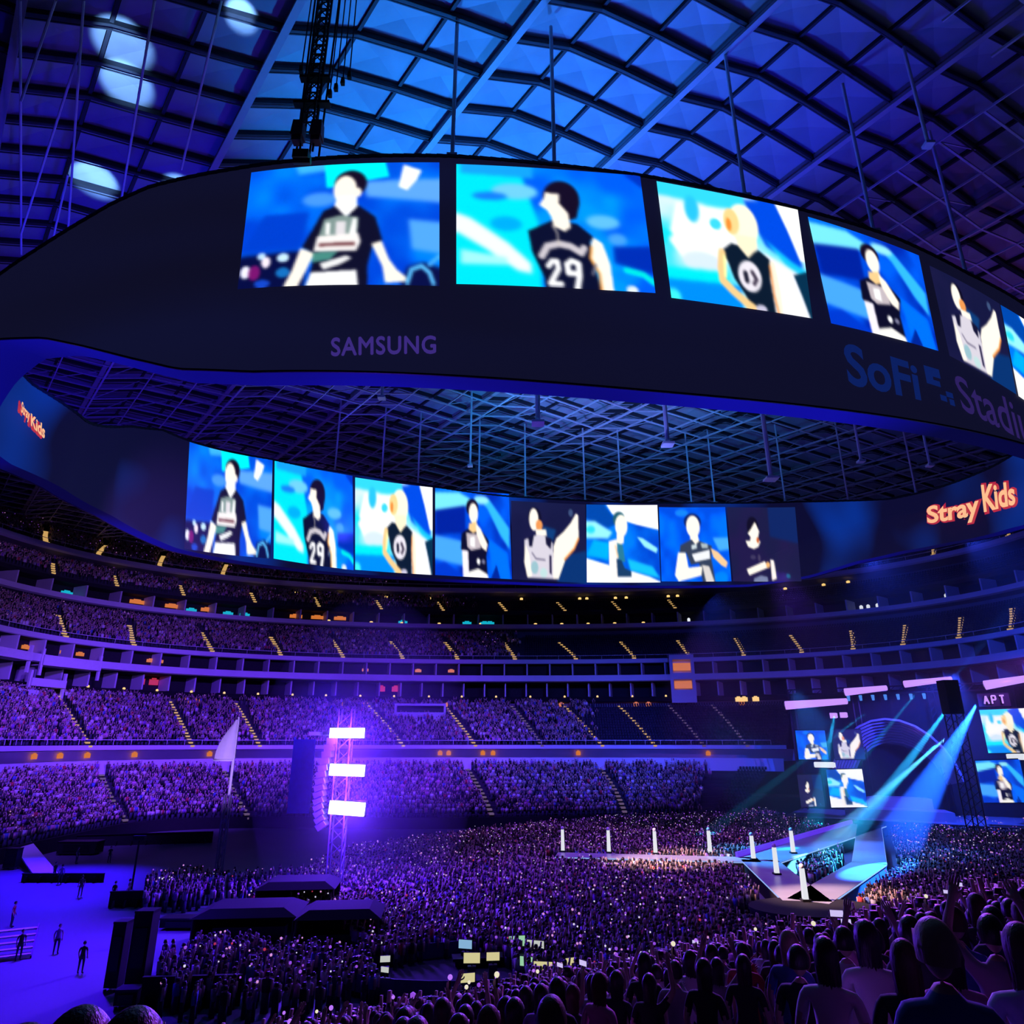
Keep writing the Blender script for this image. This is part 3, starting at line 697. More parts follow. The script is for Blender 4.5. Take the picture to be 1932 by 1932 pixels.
# rails and posts along the fascias
def rail(base, d, z, t0, t1, label, parent_trim=None):
    A = arc(base, d, z + H, t0, t1, 120); b = MB()
    for p, q in zip(A[:-1], A[1:]): b.beam(p, q, .1, .1)
    for p in A[::2]: b.beam((p[0], p[1], p[2] - .9), p, .07, .07)
    return tag(b.build('guard_rail', m_rod), label, 'railing')
rail(UP, 31.1, 22.2, -.2, 1.2, 'thin guard rail along the front of the third seating tier')
rail(LO, 19.4, .5, -.2, LT1, 'thin guard rail along the front of the second seating tier')
rail(UP, 44.4, 44.7, -.2, 1.2, 'thin guard rail along the front of the topmost deck')

# columns and party walls of the suite levels
def dividers(name, base, d0, d1, z0, z1, ts, label, group, mat, w=.35):
    for t in ts:
        p = bowl_pt(base, d0, sval(t)); q = bowl_pt(base, d1, sval(t))
        b = MB(); b.beam((p[0], p[1], (z0 + z1) / 2 + H), (q[0], q[1], (z0 + z1) / 2 + H), w, z1 - z0)
        tag(b.build(name, mat), label, 'partition', group)
dividers('suite_partition', UP, 30.8, 35.3, 11.5, 15.0, np.linspace(.02, .98, 44), 'pale partition between the dark boxes of the lower suite level', 'partitions of the lower suites', m_fascia)
dividers('suite_partition', UP, 30.6, 34.4, 16.95, 19.95, np.linspace(.02, .98, 40), 'pale partition between the dark boxes of the upper suite level', 'partitions of the upper suites', m_fascia)
dividers('suite_partition', UP, 42.0, 46.8, 32.45, 35.35, np.linspace(.02, .98, 38), 'pale partition between the boxes of the club level high in the stand', 'partitions of the club level', m_fascia)

# aisle stairs with step lights, merged into one glowing mesh per aisle
AISLES = []
def aisle(T, px_list, zf, mat, label, group, f0=.02, f1=.97, w=1.15):
    for px, pt in px_list:
        ta = t_of_px(T['b0'], T['d0'], T['z0'] + H, px); tb = t_of_px(T['b1'], T['d1'], T['z1'] + H, pt)
        tt = lambda f: ta + (tb - ta) * min(1, max(0, (f - f0) / (f1 - f0)))
        n = T['rows']; AISLES.append((id(T), ta, tb, f0, f1))
        b = MB(); g = MB()
        for k in range(int(f0 * n), int(math.ceil(f1 * n))):
            fa, fb = k / n + 1e-4, (k + 1) / n - 1e-4
            p = Vector(tier_pt(T, fa, tt(fa), .05)); q = Vector(tier_pt(T, fb, tt(fb), .05))
            b.beam(p, q, w, .16)
            m = p.lerp(q, .08)
            side = (q - p).cross(Vector((0, 0, 1))).normalized() * w * .45
            g.beam(m - side + Vector((0, 0, .06)), m + side + Vector((0, 0, .06)), (q - p).length * .62, .3)
        o = b.build('aisle_stairs', m_gold); tag(o, label, 'stairs', group)
        g.build('step_light_row', mat, o)
aisle(T3, [(122, 95), (253, 235), (398, 372), (530, 503), (648, 620), (760, 733), (862, 836), (970, 948), (1085, 1054), (1198, 1170), (1300, 1279), (1402, 1388), (1512, 1496), (1612, 1612), (1705, 1719), (1810, 1826), (1908, 1924)], 0, e_step, 'short flight of amber lit aisle steps in the third tier', 'lit aisles of the third tier', .05, .75)
aisle(T2, [(168, 105), (362, 318), (490, 440), (760, 692), (897, 835), (1135, 1063), (1235, 1165)], 0, e_step, 'long amber lit aisle steps running up the second tier', 'lit aisles of the second tier', 0, .98, .8)
aisle(T2, [(1022, 966), (1330, 1262), (1410, 1345)], 0, e_stepdim, 'dim violet aisle steps running up the second tier', 'dim aisles of the second tier', 0, .95, .8)
aisle(T5, [(85, 45), (187, 168), (300, 286), (420, 408), (1540, 1545), (1760, 1790), (1905, 1950)], 0, e_step, 'amber lit aisle steps running up the topmost deck', 'lit aisles of the topmost deck', .02, .5)
aisle(T4, [(100, 90), (220, 210), (345, 335), (480, 468), (600, 590), (720, 708), (835, 822), (955, 942), (1065, 1050), (1170, 1156), (1275, 1262)], 0, e_step, 'very short amber lit steps in the fourth tier', 'lit aisles of the fourth tier', .0, .75, .9)
aisle(T1, [(240, 190), (470, 420), (930, 880), (1180, 1130)], 0, e_stepdim, 'dim steps through the crowd of the lowest block', 'dim aisles of the lowest block', 0, 1, .9)

# small lamps and glowing boards in the suites and concourses
def lamp_row(base, d, z, pxs, mat, dims, name, label, group, cat='lamp'):
    for px in pxs:
        t = t_of_px(base, d, z + H, px); p = bowl_pt(base, d, sval(t)); q = bowl_pt(base, d, sval(t + .002))
        b = MB(); rz = math.atan2(q[1] - p[1], q[0] - p[0])
        b.box((0, 0, 0), dims, rz); b.box((0, 0, dims[2] * .6), (dims[0] * .5, dims[1] * .7, dims[2] * .3), rz)
        o = b.build(name, mat, None, loc=(p[0], p[1], z + H)); tag(o, label, cat, group)
lamp_row(UP, 31.0, 11.5, list(range(168, 1260, 64)), e_warm, (.5, .3, .4), 'suite_lamp', 'small warm lamp on the rail under the lower suites', 'warm lamps under the lower suites')
lamp_row(UP, 43.2, 32.8, (620, 700, 760, 830, 905, 1010, 1060, 1110, 1160, 1215), e_warm, (.9, .3, .35), 'club_lamp', 'small warm lamp at the edge of the club level', 'warm lamps of the club level')
lamp_row(UP, 46, 34.0, (260, 325, 390, 560, 600, 640), e_orange, (3.4, .3, .9), 'glowing_board', 'glowing orange board inside the club level', 'orange boards in the club level', 'sign')
lamp_row(UP, 45, 33.1, (125, 360, 430, 460, 760, 880, 915, 925), e_teal, (2.6, .3, 1.1), 'teal_monitor', 'teal glowing monitor in the club level', 'teal monitors in the club level', 'screen')
lamp_row(UP, 34, 18.4, (50, 120, 150, 285, 300, 690, 790, 850), e_orange, (1.7, .3, .7), 'suite_board', 'small orange glowing board inside the upper suites', 'orange boards in the upper suites', 'sign')
lamp_row(UP, 35, 13.6, (265, 290, 720, 745), e_red, (2.0, .3, 1.3), 'red_poster', 'small glowing red poster inside the lower suites', 'red posters in the lower suites', 'sign')
lamp_row(UP, 30.8, 9.4, (140, 205, 350, 370, 640, 690, 845, 870, 1040, 1058, 1200, 1222, 1400), e_orange, (1.3, .3, .9), 'concession_light', 'amber lit doorway at the back of the second tier', 'amber doorways behind the second tier')
lamp_row(LO, 22.5, -2.3, (65, 115, 165, 255, 395, 830, 845, 912, 930, 1090, 1335), e_orange, (1.0, .3, .8), 'concourse_light', 'amber lamp in the dark concourse behind the lowest block', 'amber lamps of the dark concourse')
lamp_row(UP, 48.5, 41.3, (560, 640, 730, 810, 985, 1095, 1108, 1160, 1180, 1260, 1278, 1480, 1552, 1600), e_warm, (.9, .3, .5), 'rim_lamp', 'small warm lamp under the edge of the topmost deck', 'warm lamps under the topmost deck')
lamp_row(UP, 45.5, 33.5, (1545, 1626, 1640, 1724, 1784, 1655, 1300), e_white1, (.8, .3, .8), 'clear_lamp', 'small clear white lamp in the empty upper stand', 'clear lamps in the empty upper stand')
lamp_row(UP, 30.0, 10.3, (1392, 1405, 1425), e_warm, (1.6, .3, 1.0), 'yellow_window', 'yellow lit window under the suites beside the stage', 'yellow windows beside the stage', 'window')

# pale stair tower between the suite blocks and a press box in the second tier
t = t_of_px(UP, 28.5, 14 + H, 1287); p = bowl_pt(UP, 29.0, sval(t)); q = bowl_pt(UP, 29.0, sval(t + .004)); rz = math.atan2(q[1] - p[1], q[0] - p[0])
st = empty('stair_tower', (p[0], p[1], 9.6 + H), rz, 'pale stair tower with amber lit openings between the suite blocks', 'tower')
b = MB(); b.box((-2.7, 0, 6), (.8, 3, 12)); b.box((2.7, 0, 6), (.8, 3, 12)); b.box((0, 0, 1.6), (5, 3, 3.2)); b.box((0, 0, 6.6), (5, 3, 1.6)); b.box((0, 0, 11.4), (5, 3, 1.2)); b.box((0, 1.6, 6), (6.2, .3, 12)); b.build('tower_shell', m_fascia, st)
for z in (4.6, 9.1):
    b = MB(); b.box((0, .3, z), (4.4, .2, 1.9)); b.box((-.9, .1, z), (.15, .3, 1.9)); b.box((1.0, .1, z), (.15, .3, 1.9)); b.build('lit_opening', e_orange, st)
t = t_of_px(LO, 26, 4 + H, 790); p = tier_pt(T2, .62, t); q = tier_pt(T2, .62, t + .004); rz = math.atan2(q[1] - p[1], q[0] - p[0])
pb = empty('press_box', (p[0], p[1], p[2]), rz, 'pale boxed camera platform set in the second tier', 'platform')
b = MB(); b.box((0, 0, 1.0), (12.5, 3, 2.2)); b.box((0, 0, 3.9), (12.5, 3.2, .5)); b.box((-6, 0, 2.6), (.5, 3, 3)); b.box((6, 0, 2.6), (.5, 3, 3)); b.build('box_shell', m_fascia, pb)
b = MB(); b.box((0, .6, 2.9), (11.4, .2, 1.5)); b.build('dark_window', m_glass, pb)
# violet balcony blocks at the left end of the suite levels
for px, z, w, h in ((30, 15.8, 9, 1.6), (140, 15.6, 13, 2.0), (95, 11.2, 8, 1.5), (40, 9.2, 14, 1.0)):
    t = t_of_px(UP, 27.0, z + H, px); p = bowl_pt(UP, 27.2, sval(t)); q = bowl_pt(UP, 27.2, sval(t + .003)); rz = math.atan2(q[1] - p[1], q[0] - p[0])
    o = empty('balcony', (p[0], p[1], z + H), rz, None, 'balcony')
    b = MB(); b.box((0, 0, 0), (w, .5, h)); b.box((0, 1.6, -h / 2 + .1), (w, 3, .25)); b.build('parapet', m_white, o)
    b = MB(); b.beam((-w / 2, .4, -3), (-w / 2, .4, 2.2), .5, .5); b.build('post', m_white, o); b = MB(); b.beam((w / 2, .4, -3), (w / 2, .4, 2.2), .5, .5); b.build('post', m_white, o)
    o['label'] = {30: 'violet lit balcony front at the edge of view, level with the bright fascia', 140: 'wide violet lit balcony front where the bright fascia begins', 95: 'small violet lit balcony front below the bright fascia', 40: 'long low violet lit balcony front just above the second tier'}[px]

# ------------------------------------------------------------------ empty seats (far beyond counting)
def seats_on(T, t0, t1, name, label, pitch=.62):
    V, Fc = [], []
    L = 0
    for k in range(T['rows']):
        f = (k + .78) / T['rows']
        pts = [tier_pt(T, f, t0 + (t1 - t0) * i / 240) for i in range(241)]
        P = np.array(pts); l = np.concatenate([[0], np.cumsum(np.hypot(*np.diff(P[:, :2], axis=0).T))])
        n = int(l[-1] / pitch); s = (np.arange(n) + .5) * pitch
        X = np.interp(s, l, P[:, 0]); Y = np.interp(s, l, P[:, 1]); Z = P[0, 2]
        dx = np.gradient(X); dy = np.gradient(Y); q = np.hypot(dx, dy); dx /= q; dy /= q
        V.append(np.stack([X, Y, np.full(n, Z), dx, dy], -1))
    A = np.concatenate(V); n = len(A)
    loc = np.array([(-.23, -.06, .38), (.23, -.06, .38), (.23, .02, .38), (-.23, .02, .38), (-.21, .0, .92), (.21, .0, .92), (.21, .07, .92), (-.21, .07, .92),
                    (-.23, -.46, .36), (.23, -.46, .36), (.23, -.02, .34), (-.23, -.02, .34), (-.23, -.46, .44), (.23, -.46, .44), (.23, -.02, .42), (-.23, -.02, .42)])
    fq = np.array([(3, 2, 1, 0), (4, 5, 6, 7), (0, 1, 5, 4), (1, 2, 6, 5), (2, 3, 7, 6), (3, 0, 4, 7)]); fq = np.concatenate([fq, fq + 8])
    co = np.empty((n, 16, 3))
    co[:, :, 0] = A[:, 0:1] + loc[:, 0] * A[:, 3:4] - loc[:, 1] * A[:, 4:5]
    co[:, :, 1] = A[:, 1:2] + loc[:, 0] * A[:, 4:5] + loc[:, 1] * A[:, 3:4]
    co[:, :, 2] = A[:, 2:3] + loc[:, 2]
    o = quad_mesh(name, co.reshape(-1, 3), (fq[None] + (np.arange(n) * 16)[:, None, None]).reshape(-1, 4), None, [m_seat])
    tag(o, label, 'seats', kind='stuff')
def quad_mesh(name, co, fq, mi, mats):
    me = bpy.data.meshes.new(name)
    me.vertices.add(len(co)); me.vertices.foreach_set('co', np.ascontiguousarray(co, np.float32).ravel())
    me.loops.add(len(fq) * 4); me.loops.foreach_set('vertex_index', np.ascontiguousarray(fq, np.int32).ravel())
    me.polygons.add(len(fq)); me.polygons.foreach_set('loop_start', np.arange(len(fq), dtype=np.int32) * 4)
    me.polygons.foreach_set('loop_total', np.full(len(fq), 4, np.int32))
    for m in mats: me.materials.append(m)
    if mi is not None: me.polygons.foreach_set('material_index', np.ascontiguousarray(mi, np.int32))
    me.update(calc_edges=True)
    return link(name, me)
for T, pa, lab in ((T3, 990, 'empty dark seats of the third tier'), (T2, 1075, 'empty dark seats of the second tier beside the stage'), (T1, 1340, 'empty dark seats at the end of the lowest block'), (T4, 960, 'empty dark seats of the fourth tier'), (T5, 1500, 'empty dark seats of the topmost deck')):
    seats_on(T, t_of_px(T['b0'], T['d0'], T['z0'] + H, pa), min(T['t1'], 1.12), 'stadium_seats', lab)

# ------------------------------------------------------------------ floor and the near stand
b = MB(); b.add([(-170, -30, 0), (170, -30, 0), (170, 200, 0), (-170, 200, 0)], [(0, 1, 2, 3)])
tag(b.build('floor', m_floor), kind='structure')
NA = math.radians(30)
ND = np.array([-math.sin(NA), math.cos(NA)]); NT = np.array([math.cos(NA), math.sin(NA)])   # down the stand / along its rows
SLOPE, ROWD, NROW0, NROW1 = .33, .9, -6, 38
def near_z(q):                              # floor height of the row at distance q in front of the eye
    k = math.floor(q / ROWD)
    return H - 1.98 - SLOPE * ROWD * k
b = MB(); rows = []
for k in range(NROW0, NROW1):
    q0, q1 = k * ROWD, (k + 1) * ROWD
    z = near_z(q0 + .1)
    for q in (q0, q1):
        rows.append([(ND[0] * q + NT[0] * t, ND[1] * q + NT[1] * t, z) for t in (-60, -20, 20, 60, 110, 170)])
b.sheet(rows, flip=True)
tag(b.build('trim_10', m_step), 'steps of the near stand below the viewer', 'seating tier', kind='structure')
qf = NROW1 * ROWD; zf = near_z(qf - .1)
b = MB(); b.beam((ND[0] * qf + NT[0] * -60, ND[1] * qf + NT[1] * -60, zf / 2 + .4), (ND[0] * qf + NT[0] * 170, ND[1] * qf + NT[1] * 170, zf / 2 + .4), .3, zf + .8)
tag(b.build('wall_near_field', m_black), kind='structure')

# ------------------------------------------------------------------ far crowd: merged low figures
SHIRTS = [M('shirt_white', (.72, .70, .74), .8, var=.1), M('shirt_grey', (.32, .31, .35), .8), M('shirt_black', (.025, .025, .03), .8), M('shirt_charcoal', (.06, .06, .075), .8), M('shirt_violet', (.28, .12, .42), .8),
          M('shirt_red', (.45, .05, .06), .8), M('shirt_blue', (.08, .14, .42), .8), M('shirt_pink', (.65, .25, .42), .8)]
m_skin = M('skin', (.58, .40, .32), .6, var=.18, scale=6)
m_hair = M('hair_black', (.022, .015, .016), .38, var=.5, scale=14, spec=.5)
m_hair2 = M('hair_brown', (.10, .055, .03), .5, var=.3, scale=9)
m_pants = M('trousers', (.04, .045, .07), .8, var=.3)
CROWD_MATS = [m_skin, m_hair, m_pants] + SHIRTS
FQ = np.array([(3, 2, 1, 0), (4, 5, 6, 7), (0, 1, 5, 4), (1, 2, 6, 5), (2, 3, 7, 6), (3, 0, 4, 7)])
def bx8(c, d, tap=1.0, sh=(0, 0)):
    hx, hy, hz = d[0] / 2, d[1] / 2, d[2] / 2
    return [(c[0] + x * k + (sh[0] if z > 0 else 0), c[1] + y * k + (sh[1] if z > 0 else 0), c[2] + z) for z, k in ((-hz, 1.0), (hz, tap)) for x, y in ((-hx, -hy), (hx, -hy), (hx, hy), (-hx, hy))]
def figure(pose):
    P = [(bx8((0, 0, .45), (.34, .22, .9), .95), 2), (bx8((0, 0, 1.16), (.36, .22, .58), 1.12), 3), (bx8((0, .02, 1.57), (.15, .18, .22), .95), 0), (bx8((0, -.02, 1.66), (.20, .21, .18), .7), 1)]
    for s in (-1, 1):
        if pose == 2 or (pose == 1 and s == 1): P.append((bx8((s * .24, .04, 1.62), (.10, .10, .56), .8, (s * .06, .08)), 0))
        else: P.append((bx8((s * .245, .06, 1.14), (.10, .13, .54), 1.1), 0))
    return np.array([p for q, _ in P for p in q]), np.concatenate([FQ + 8 * i for i in range(len(P))]), np.repeat([m for _, m in P], 6)
FIG = [figure(k) for k in range(3)]
def crowd(name, pos, face, label, shirt_p=None, big=1.0):
    n = len(pos)
    if not n: return
    pos = np.asarray(pos, float); face = np.asarray(face, float)
    pose = rng.choice(3, n, p=[.56, .24, .20]); sc = rng.normal(1.0, .06, n) * big
    shirt = rng.choice(8, n, p=shirt_p or [.10, .12, .33, .22, .10, .03, .05, .05]) + 3
    C, Q, MI, off = [], [], [], 0
    for k in range(3):
        i = np.where(pose == k)[0]; m = len(i)
        if not m: continue
        v, f, mm = FIG[k]
        cs, sn = np.cos(face[i]), np.sin(face[i])
        x = v[None, :, 0] * sc[i, None]; y = v[None, :, 1] * sc[i, None]
        co = np.stack([pos[i, 0:1] + x * cs[:, None] - y * sn[:, None], pos[i, 1:2] + x * sn[:, None] + y * cs[:, None], pos[i, 2:3] + v[None, :, 2] * sc[i, None]], -1)
        C.append(co.reshape(-1, 3)); Q.append((f[None] + (np.arange(m) * len(v))[:, None, None]).reshape(-1, 4) + off)
        MI.append(np.where(mm[None] == 3, shirt[i, None], np.broadcast_to(mm, (m, len(mm)))).ravel()); off += m * len(v)
    o = quad_mesh(name, np.concatenate(C), np.concatenate(Q), np.concatenate(MI), CROWD_MATS)
    return tag(o, label, 'crowd', kind='stuff')
ALLHEADS = []

def tier_crowd(T, t0, t1, fill, name, label, pitch=.80, thin=None):
    pos, face = [], []
    for k in range(T['rows']):
        f = (k + .5) / T['rows']
        P = np.array([tier_pt(T, f, t0 + (t1 - t0) * i / 240) for i in range(241)])
        l = np.concatenate([[0], np.cumsum(np.hypot(*np.diff(P[:, :2], axis=0).T))])
        n = int(l[-1] / pitch); s = (np.arange(n) + .5 + rng.uniform(-.2, .2, n)) * pitch
        X = np.interp(s, l, P[:, 0]); Y = np.interp(s, l, P[:, 1])
        keep = rng.random(n) < fill
        for ti, ta, tb, f0, f1 in AISLES:
            if ti == id(T) and f0 - .1 <= f <= f1 + .1:
                q = tier_pt(T, f, ta + (tb - ta) * min(1, max(0, (f - f0) / (f1 - f0))))
                keep &= np.hypot(X - q[0], Y - q[1]) > 1.0
        px, py = proj(np.stack([X, Y, np.full(n, P[0, 2] + 1)], -1))
        keep &= (px > -60) & (px < 1990)
        if thin is not None: keep &= rng.random(n) < thin(px)
        X, Y = X[keep], Y[keep]
        pos.append(np.stack([X, Y, np.full(len(X), P[0, 2])], -1))
        face.append(np.arctan2(85 - Y, 5 - X) - math.pi / 2 + rng.normal(0, .3, len(X)))
    pos = np.concatenate(pos); ALLHEADS.append(pos)
    crowd(name, pos, np.concatenate(face), label, big=1.22)
def cut(a, w): return lambda px: np.clip((a - px) / w, 0, 1)
tier_crowd(T1, -.3, LT1, .93, 'crowd', 'packed crowd seated in the lowest block of the far stand', thin=lambda px: np.clip((1345 - px) / 60, 0, 1))
tier_crowd(T2, -.3, MT1, .88, 'crowd', 'packed crowd in the second tier of the far stand', thin=lambda px: np.clip((1130 - px) / 40, 0, 1))
tier_crowd(T3, -.3, 1.0, .88, 'crowd', 'crowd in the third tier between the amber aisles', thin=lambda px: np.clip((985 - px) / 40, 0, 1))
tier_crowd(T4, -.3, 1.0, .85, 'crowd', 'thin line of crowd in the fourth tier under the ring', thin=lambda px: np.clip((900 - px) / 60, 0, 1))
tier_crowd(T5, -.3, .8, .85, 'crowd', 'crowd on the topmost deck beyond the end of the ring', thin=lambda px: np.clip((760 - px) / 60, 0, 1))

def in_poly(X, Y, poly):
    ins = np.zeros(len(X), bool); p = np.asarray(poly, float)
    for i in range(len(p)):
        (x0, y0), (x1, y1) = p[i - 1], p[i]
        if y0 != y1: ins ^= ((y0 > Y) != (y1 > Y)) & (X < (x1 - x0) * (Y - y0) / (y1 - y0) + x0)
    return ins
def floor_poly(pxs, z=1.3): return [tuple(on_z(x, y, z))[:2] for x, y in pxs]
def scatter(poly, step, excl=()):
    p = np.asarray(poly); x0, y0 = p.min(0); x1, y1 = p.max(0)
    gx, gy = np.meshgrid(np.arange(x0, x1, step), np.arange(y0, y1, step))
    X = gx.ravel() + rng.uniform(-.32, .32, gx.size) * step; Y = gy.ravel() + rng.uniform(-.32, .32, gx.size) * step
    k = in_poly(X, Y, poly)
    for e in excl: k &= ~in_poly(X, Y, e)
    return np.stack([X[k], Y[k], np.zeros(k.sum())], -1)

# catwalk stage ------------------------------------------------------------------
DK = 1.5
cw = {k: on_z(*v, DK) for k, v in dict(L=(1050, 1612), K=(1432, 1622), T=(1524, 1700), R=(1640, 1628), S=(1640, 1556)).items()}
cat = empty('catwalk_stage', (cw['K'].x, cw['K'].y, 0), 0, 'zigzag catwalk stage running through the floor crowd with lit edges', 'stage')
def cat_child(name, mb, mats):
    o = mb.build(name, mats); o.parent = cat; o.matrix_parent_inverse = Matrix.Translation(cat.location).inverted(); return o
EXCL = []
for a, c, w in (('L', 'K', 3.4), ('K', 'T', 4.0), ('T', 'R', 3.4), ('K', 'S', 5.0), ('R', 'S', 3.4)):
    p, q = cw[a].copy(), cw[c].copy()
    d = (q - p).normalized(); n = Vector((-d.y, d.x, 0))
    b = MB(); b.beam(p - Vector((0, 0, .1)), q - Vector((0, 0, .1)), w, .2); cat_child('deck', b, m_deck)
    b = MB()
    for s in (-1, 1): b.beam(p + n * s * (w / 2 - .1) - Vector((0, 0, .85)), q + n * s * (w / 2 - .1) - Vector((0, 0, .85)), .1, 1.3)
    cat_child('skirt', b, m_black)
    b = MB()
    for s in (-1, 1): b.beam(p + n * s * (w / 2) - Vector((0, 0, .08)), q + n * s * (w / 2) - Vector((0, 0, .08)), .07, .09)
    cat_child('edge_light', b, E('edge_glow', (150, 190, 255), 1.0))
    if (a, c) == ('K', 'S'):
        b = MB(); b.beam(p + n * (w / 2 + .1) + Vector((0, 0, .1)), q + n * (w / 2 + .1) + Vector((0, 0, .1)), .3, .9); cat_child('violet_strip', b, E('violet_strip_glow', (98, 48, 240), .9))
    e = w / 2 + 1.3
    EXCL.append([tuple((p - d * 1.5 + n * e).xy), tuple((q + d * 1.5 + n * e).xy), tuple((q + d * 1.5 - n * e).xy), tuple((p - d * 1.5 - n * e).xy)])
tp = cw['T']; tipc = tp + (cw['T'] - cw['K']).normalized() * 2.0
ring_pts = [(tipc.x + 5.2 * math.cos(a), tipc.y + 3.6 * math.sin(a)) for a in np.linspace(0, 2 * math.pi, 28, endpoint=False)]
b = MB(); b.prism(ring_pts, DK - .25, DK - .02); cat_child('tip_platform', b, m_black)
b = MB(); b.prism([(tipc.x + 5.1 * math.cos(a), tipc.y + 3.5 * math.sin(a)) for a in np.linspace(0, 2 * math.pi, 28, endpoint=False)], .02, DK - .26); cat_child('tip_skirt', b, m_black)
EXCL.append([(tipc.x + 7 * math.cos(a), tipc.y + 5.6 * math.sin(a)) for a in np.linspace(0, 2 * math.pi, 20, endpoint=False)])
# the eight people in white along it
POSTS = [(1062, 1607), (1149, 1609), (1237, 1611), (1340, 1610), (1422, 1622), (1466, 1650), (1520, 1700), (1497, 1610)]

main_poly = floor_poly([(560, 1648), (640, 1604), (860, 1572), (1000, 1556), (1200, 1540), (1300, 1526), (1440, 1530), (1500, 1545), (1640, 1580), (1700, 1560), (1932, 1536), (2010, 1560), (2010, 1640), (1932, 1655), (1500, 1772), (1200, 1838), (1000, 1878), (965, 1800), (860, 1772), (700, 1800), (640, 1740), (600, 1690)])
near_edge = [(ND[0] * (qf + 1.2) + NT[0] * -80, ND[1] * (qf + 1.2) + NT[1] * -80), (ND[0] * (qf + 1.2) + NT[0] * 200, ND[1] * (qf + 1.2) + NT[1] * 200), (200, -100), (-200, -100)]
P_main = scatter(main_poly, .70, EXCL + [near_edge])
P_a = scatter(floor_poly([(275, 1655), (380, 1640), (385, 1690), (270, 1700)], 1.2), .75)
P_b = scatter(floor_poly([(380, 1648), (600, 1640), (640, 1690), (620, 1735), (520, 1700), (390, 1690)], 1.2), 1.1)
P_c = scatter(floor_poly([(305, 1790), (420, 1768), (640, 1790), (700, 1800), (720, 1850), (560, 1885), (430, 1885), (295, 1880)], 1.2), .85, [near_edge])
STAGE_C = np.array([66., 122.])
def facing(P): return np.arctan2(STAGE_C[1] - P[:, 1], STAGE_C[0] - P[:, 0]) - math.pi / 2 + rng.normal(0, .35, len(P))
crowd('crowd', P_main, facing(P_main), 'great standing crowd filling the arena floor around the catwalk')
crowd('crowd', P_a, facing(P_a), 'small group of people penned behind the black barrier on the open floor')
crowd('crowd', P_b, facing(P_b), 'loose scatter of people on the floor beside the lit delay tower')
crowd('crowd', P_c, facing(P_c), 'group of people behind the long black barrier near the open blue floor')
for P in (P_main, P_a, P_b, P_c): ALLHEADS.append(P)

# tiny hand lights all over the crowd (phones and light sticks, far beyond counting)
def spark(name, P, mat, r, label, up=(1.5, 2.1)):
    n = len(P)
    g = (1 + 5 ** .5) / 2
    o8 = np.array([(-1, g, 0), (1, g, 0), (-1, -g, 0), (1, -g, 0), (0, -1, g), (0, 1, g), (0, -1, -g), (0, 1, -g), (g, 0, -1), (g, 0, 1), (-g, 0, -1), (-g, 0, 1)]) / 1.9
    rr = rng.uniform(.6, 1.3, n) * r
    C = P + np.stack([rng.normal(0, .2, n), rng.normal(0, .2, n), rng.uniform(*up, n)], -1)
    co = C[:, None] + o8[None] * rr[:, None, None]
    tri = np.array([(0, 11, 5), (0, 5, 1), (0, 1, 7), (0, 7, 10), (0, 10, 11), (1, 5, 9), (5, 11, 4), (11, 10, 2), (10, 7, 6), (7, 1, 8), (3, 9, 4), (3, 4, 2), (3, 2, 6), (3, 6, 8), (3, 8, 9), (4, 9, 5), (2, 4, 11), (6, 2, 10), (8, 6, 7), (9, 8, 1)])
    me = bpy.data.meshes.new(name); f = (tri[None] + (np.arange(n) * 12)[:, None, None]).reshape(-1, 3)
    me.vertices.add(n * 12); me.vertices.foreach_set('co', np.ascontiguousarray(co, np.float32).ravel())
    me.loops.add(len(f) * 3); me.loops.foreach_set('vertex_index', np.ascontiguousarray(f, np.int32).ravel())
    me.polygons.add(len(f)); me.polygons.foreach_set('loop_start', np.arange(len(f), dtype=np.int32) * 3); me.polygons.foreach_set('loop_total', np.full(len(f), 3, np.int32))
    me.materials.append(mat); me.update(calc_edges=True)
    tag(link(name, me), label, 'lights', kind='stuff')
AH = np.concatenate(ALLHEADS)
def pick(P, n): return P[rng.choice(len(P), min(n, len(P)), replace=False)]
spark('hand_lights', pick(AH, 2600), E('hand_violet', (170, 90, 255), .7), .085, 'scattered violet hand lights held up in the crowd')
spark('hand_lights', pick(AH, 1300), E('hand_pink', (235, 160, 240), .75), .08, 'scattered pink hand lights held up in the crowd')
spark('hand_lights', pick(np.concatenate([P_main, P_a, P_b, P_c]), 650), E('hand_white', (225, 215, 250), .9), .065, 'scattered white hand lights held up in the floor crowd')
spark('hand_lights', pick(AH, 160), E('hand_red', (215, 60, 90), .6), .08, 'few red hand lights in the crowd')

colg = 'white lit columns along the catwalk'
for k, (px, py) in enumerate(POSTS):
    p = on_z(px, py, DK)
    t = empty('light_column', (p.x, p.y, DK), 0, 'slender white lit column standing on the catwalk' if k != 6 else 'slender white lit column nearest the dark skirted tip of the catwalk', 'lamp', colg)
    b = MB(); b.box((0, 0, .08), (.7, .7, .16)); b.build('base', m_blackmetal, t)
    b = MB(); b.box((0, 0, 1.3), (.42, .42, 2.3), tap=.8); b.build('shaft', E('column_glow', (235, 238, 245), .9), t)
    b = MB(); b.ball((0, 0, 2.6), .22); b.build('cap', m_white, t, True)

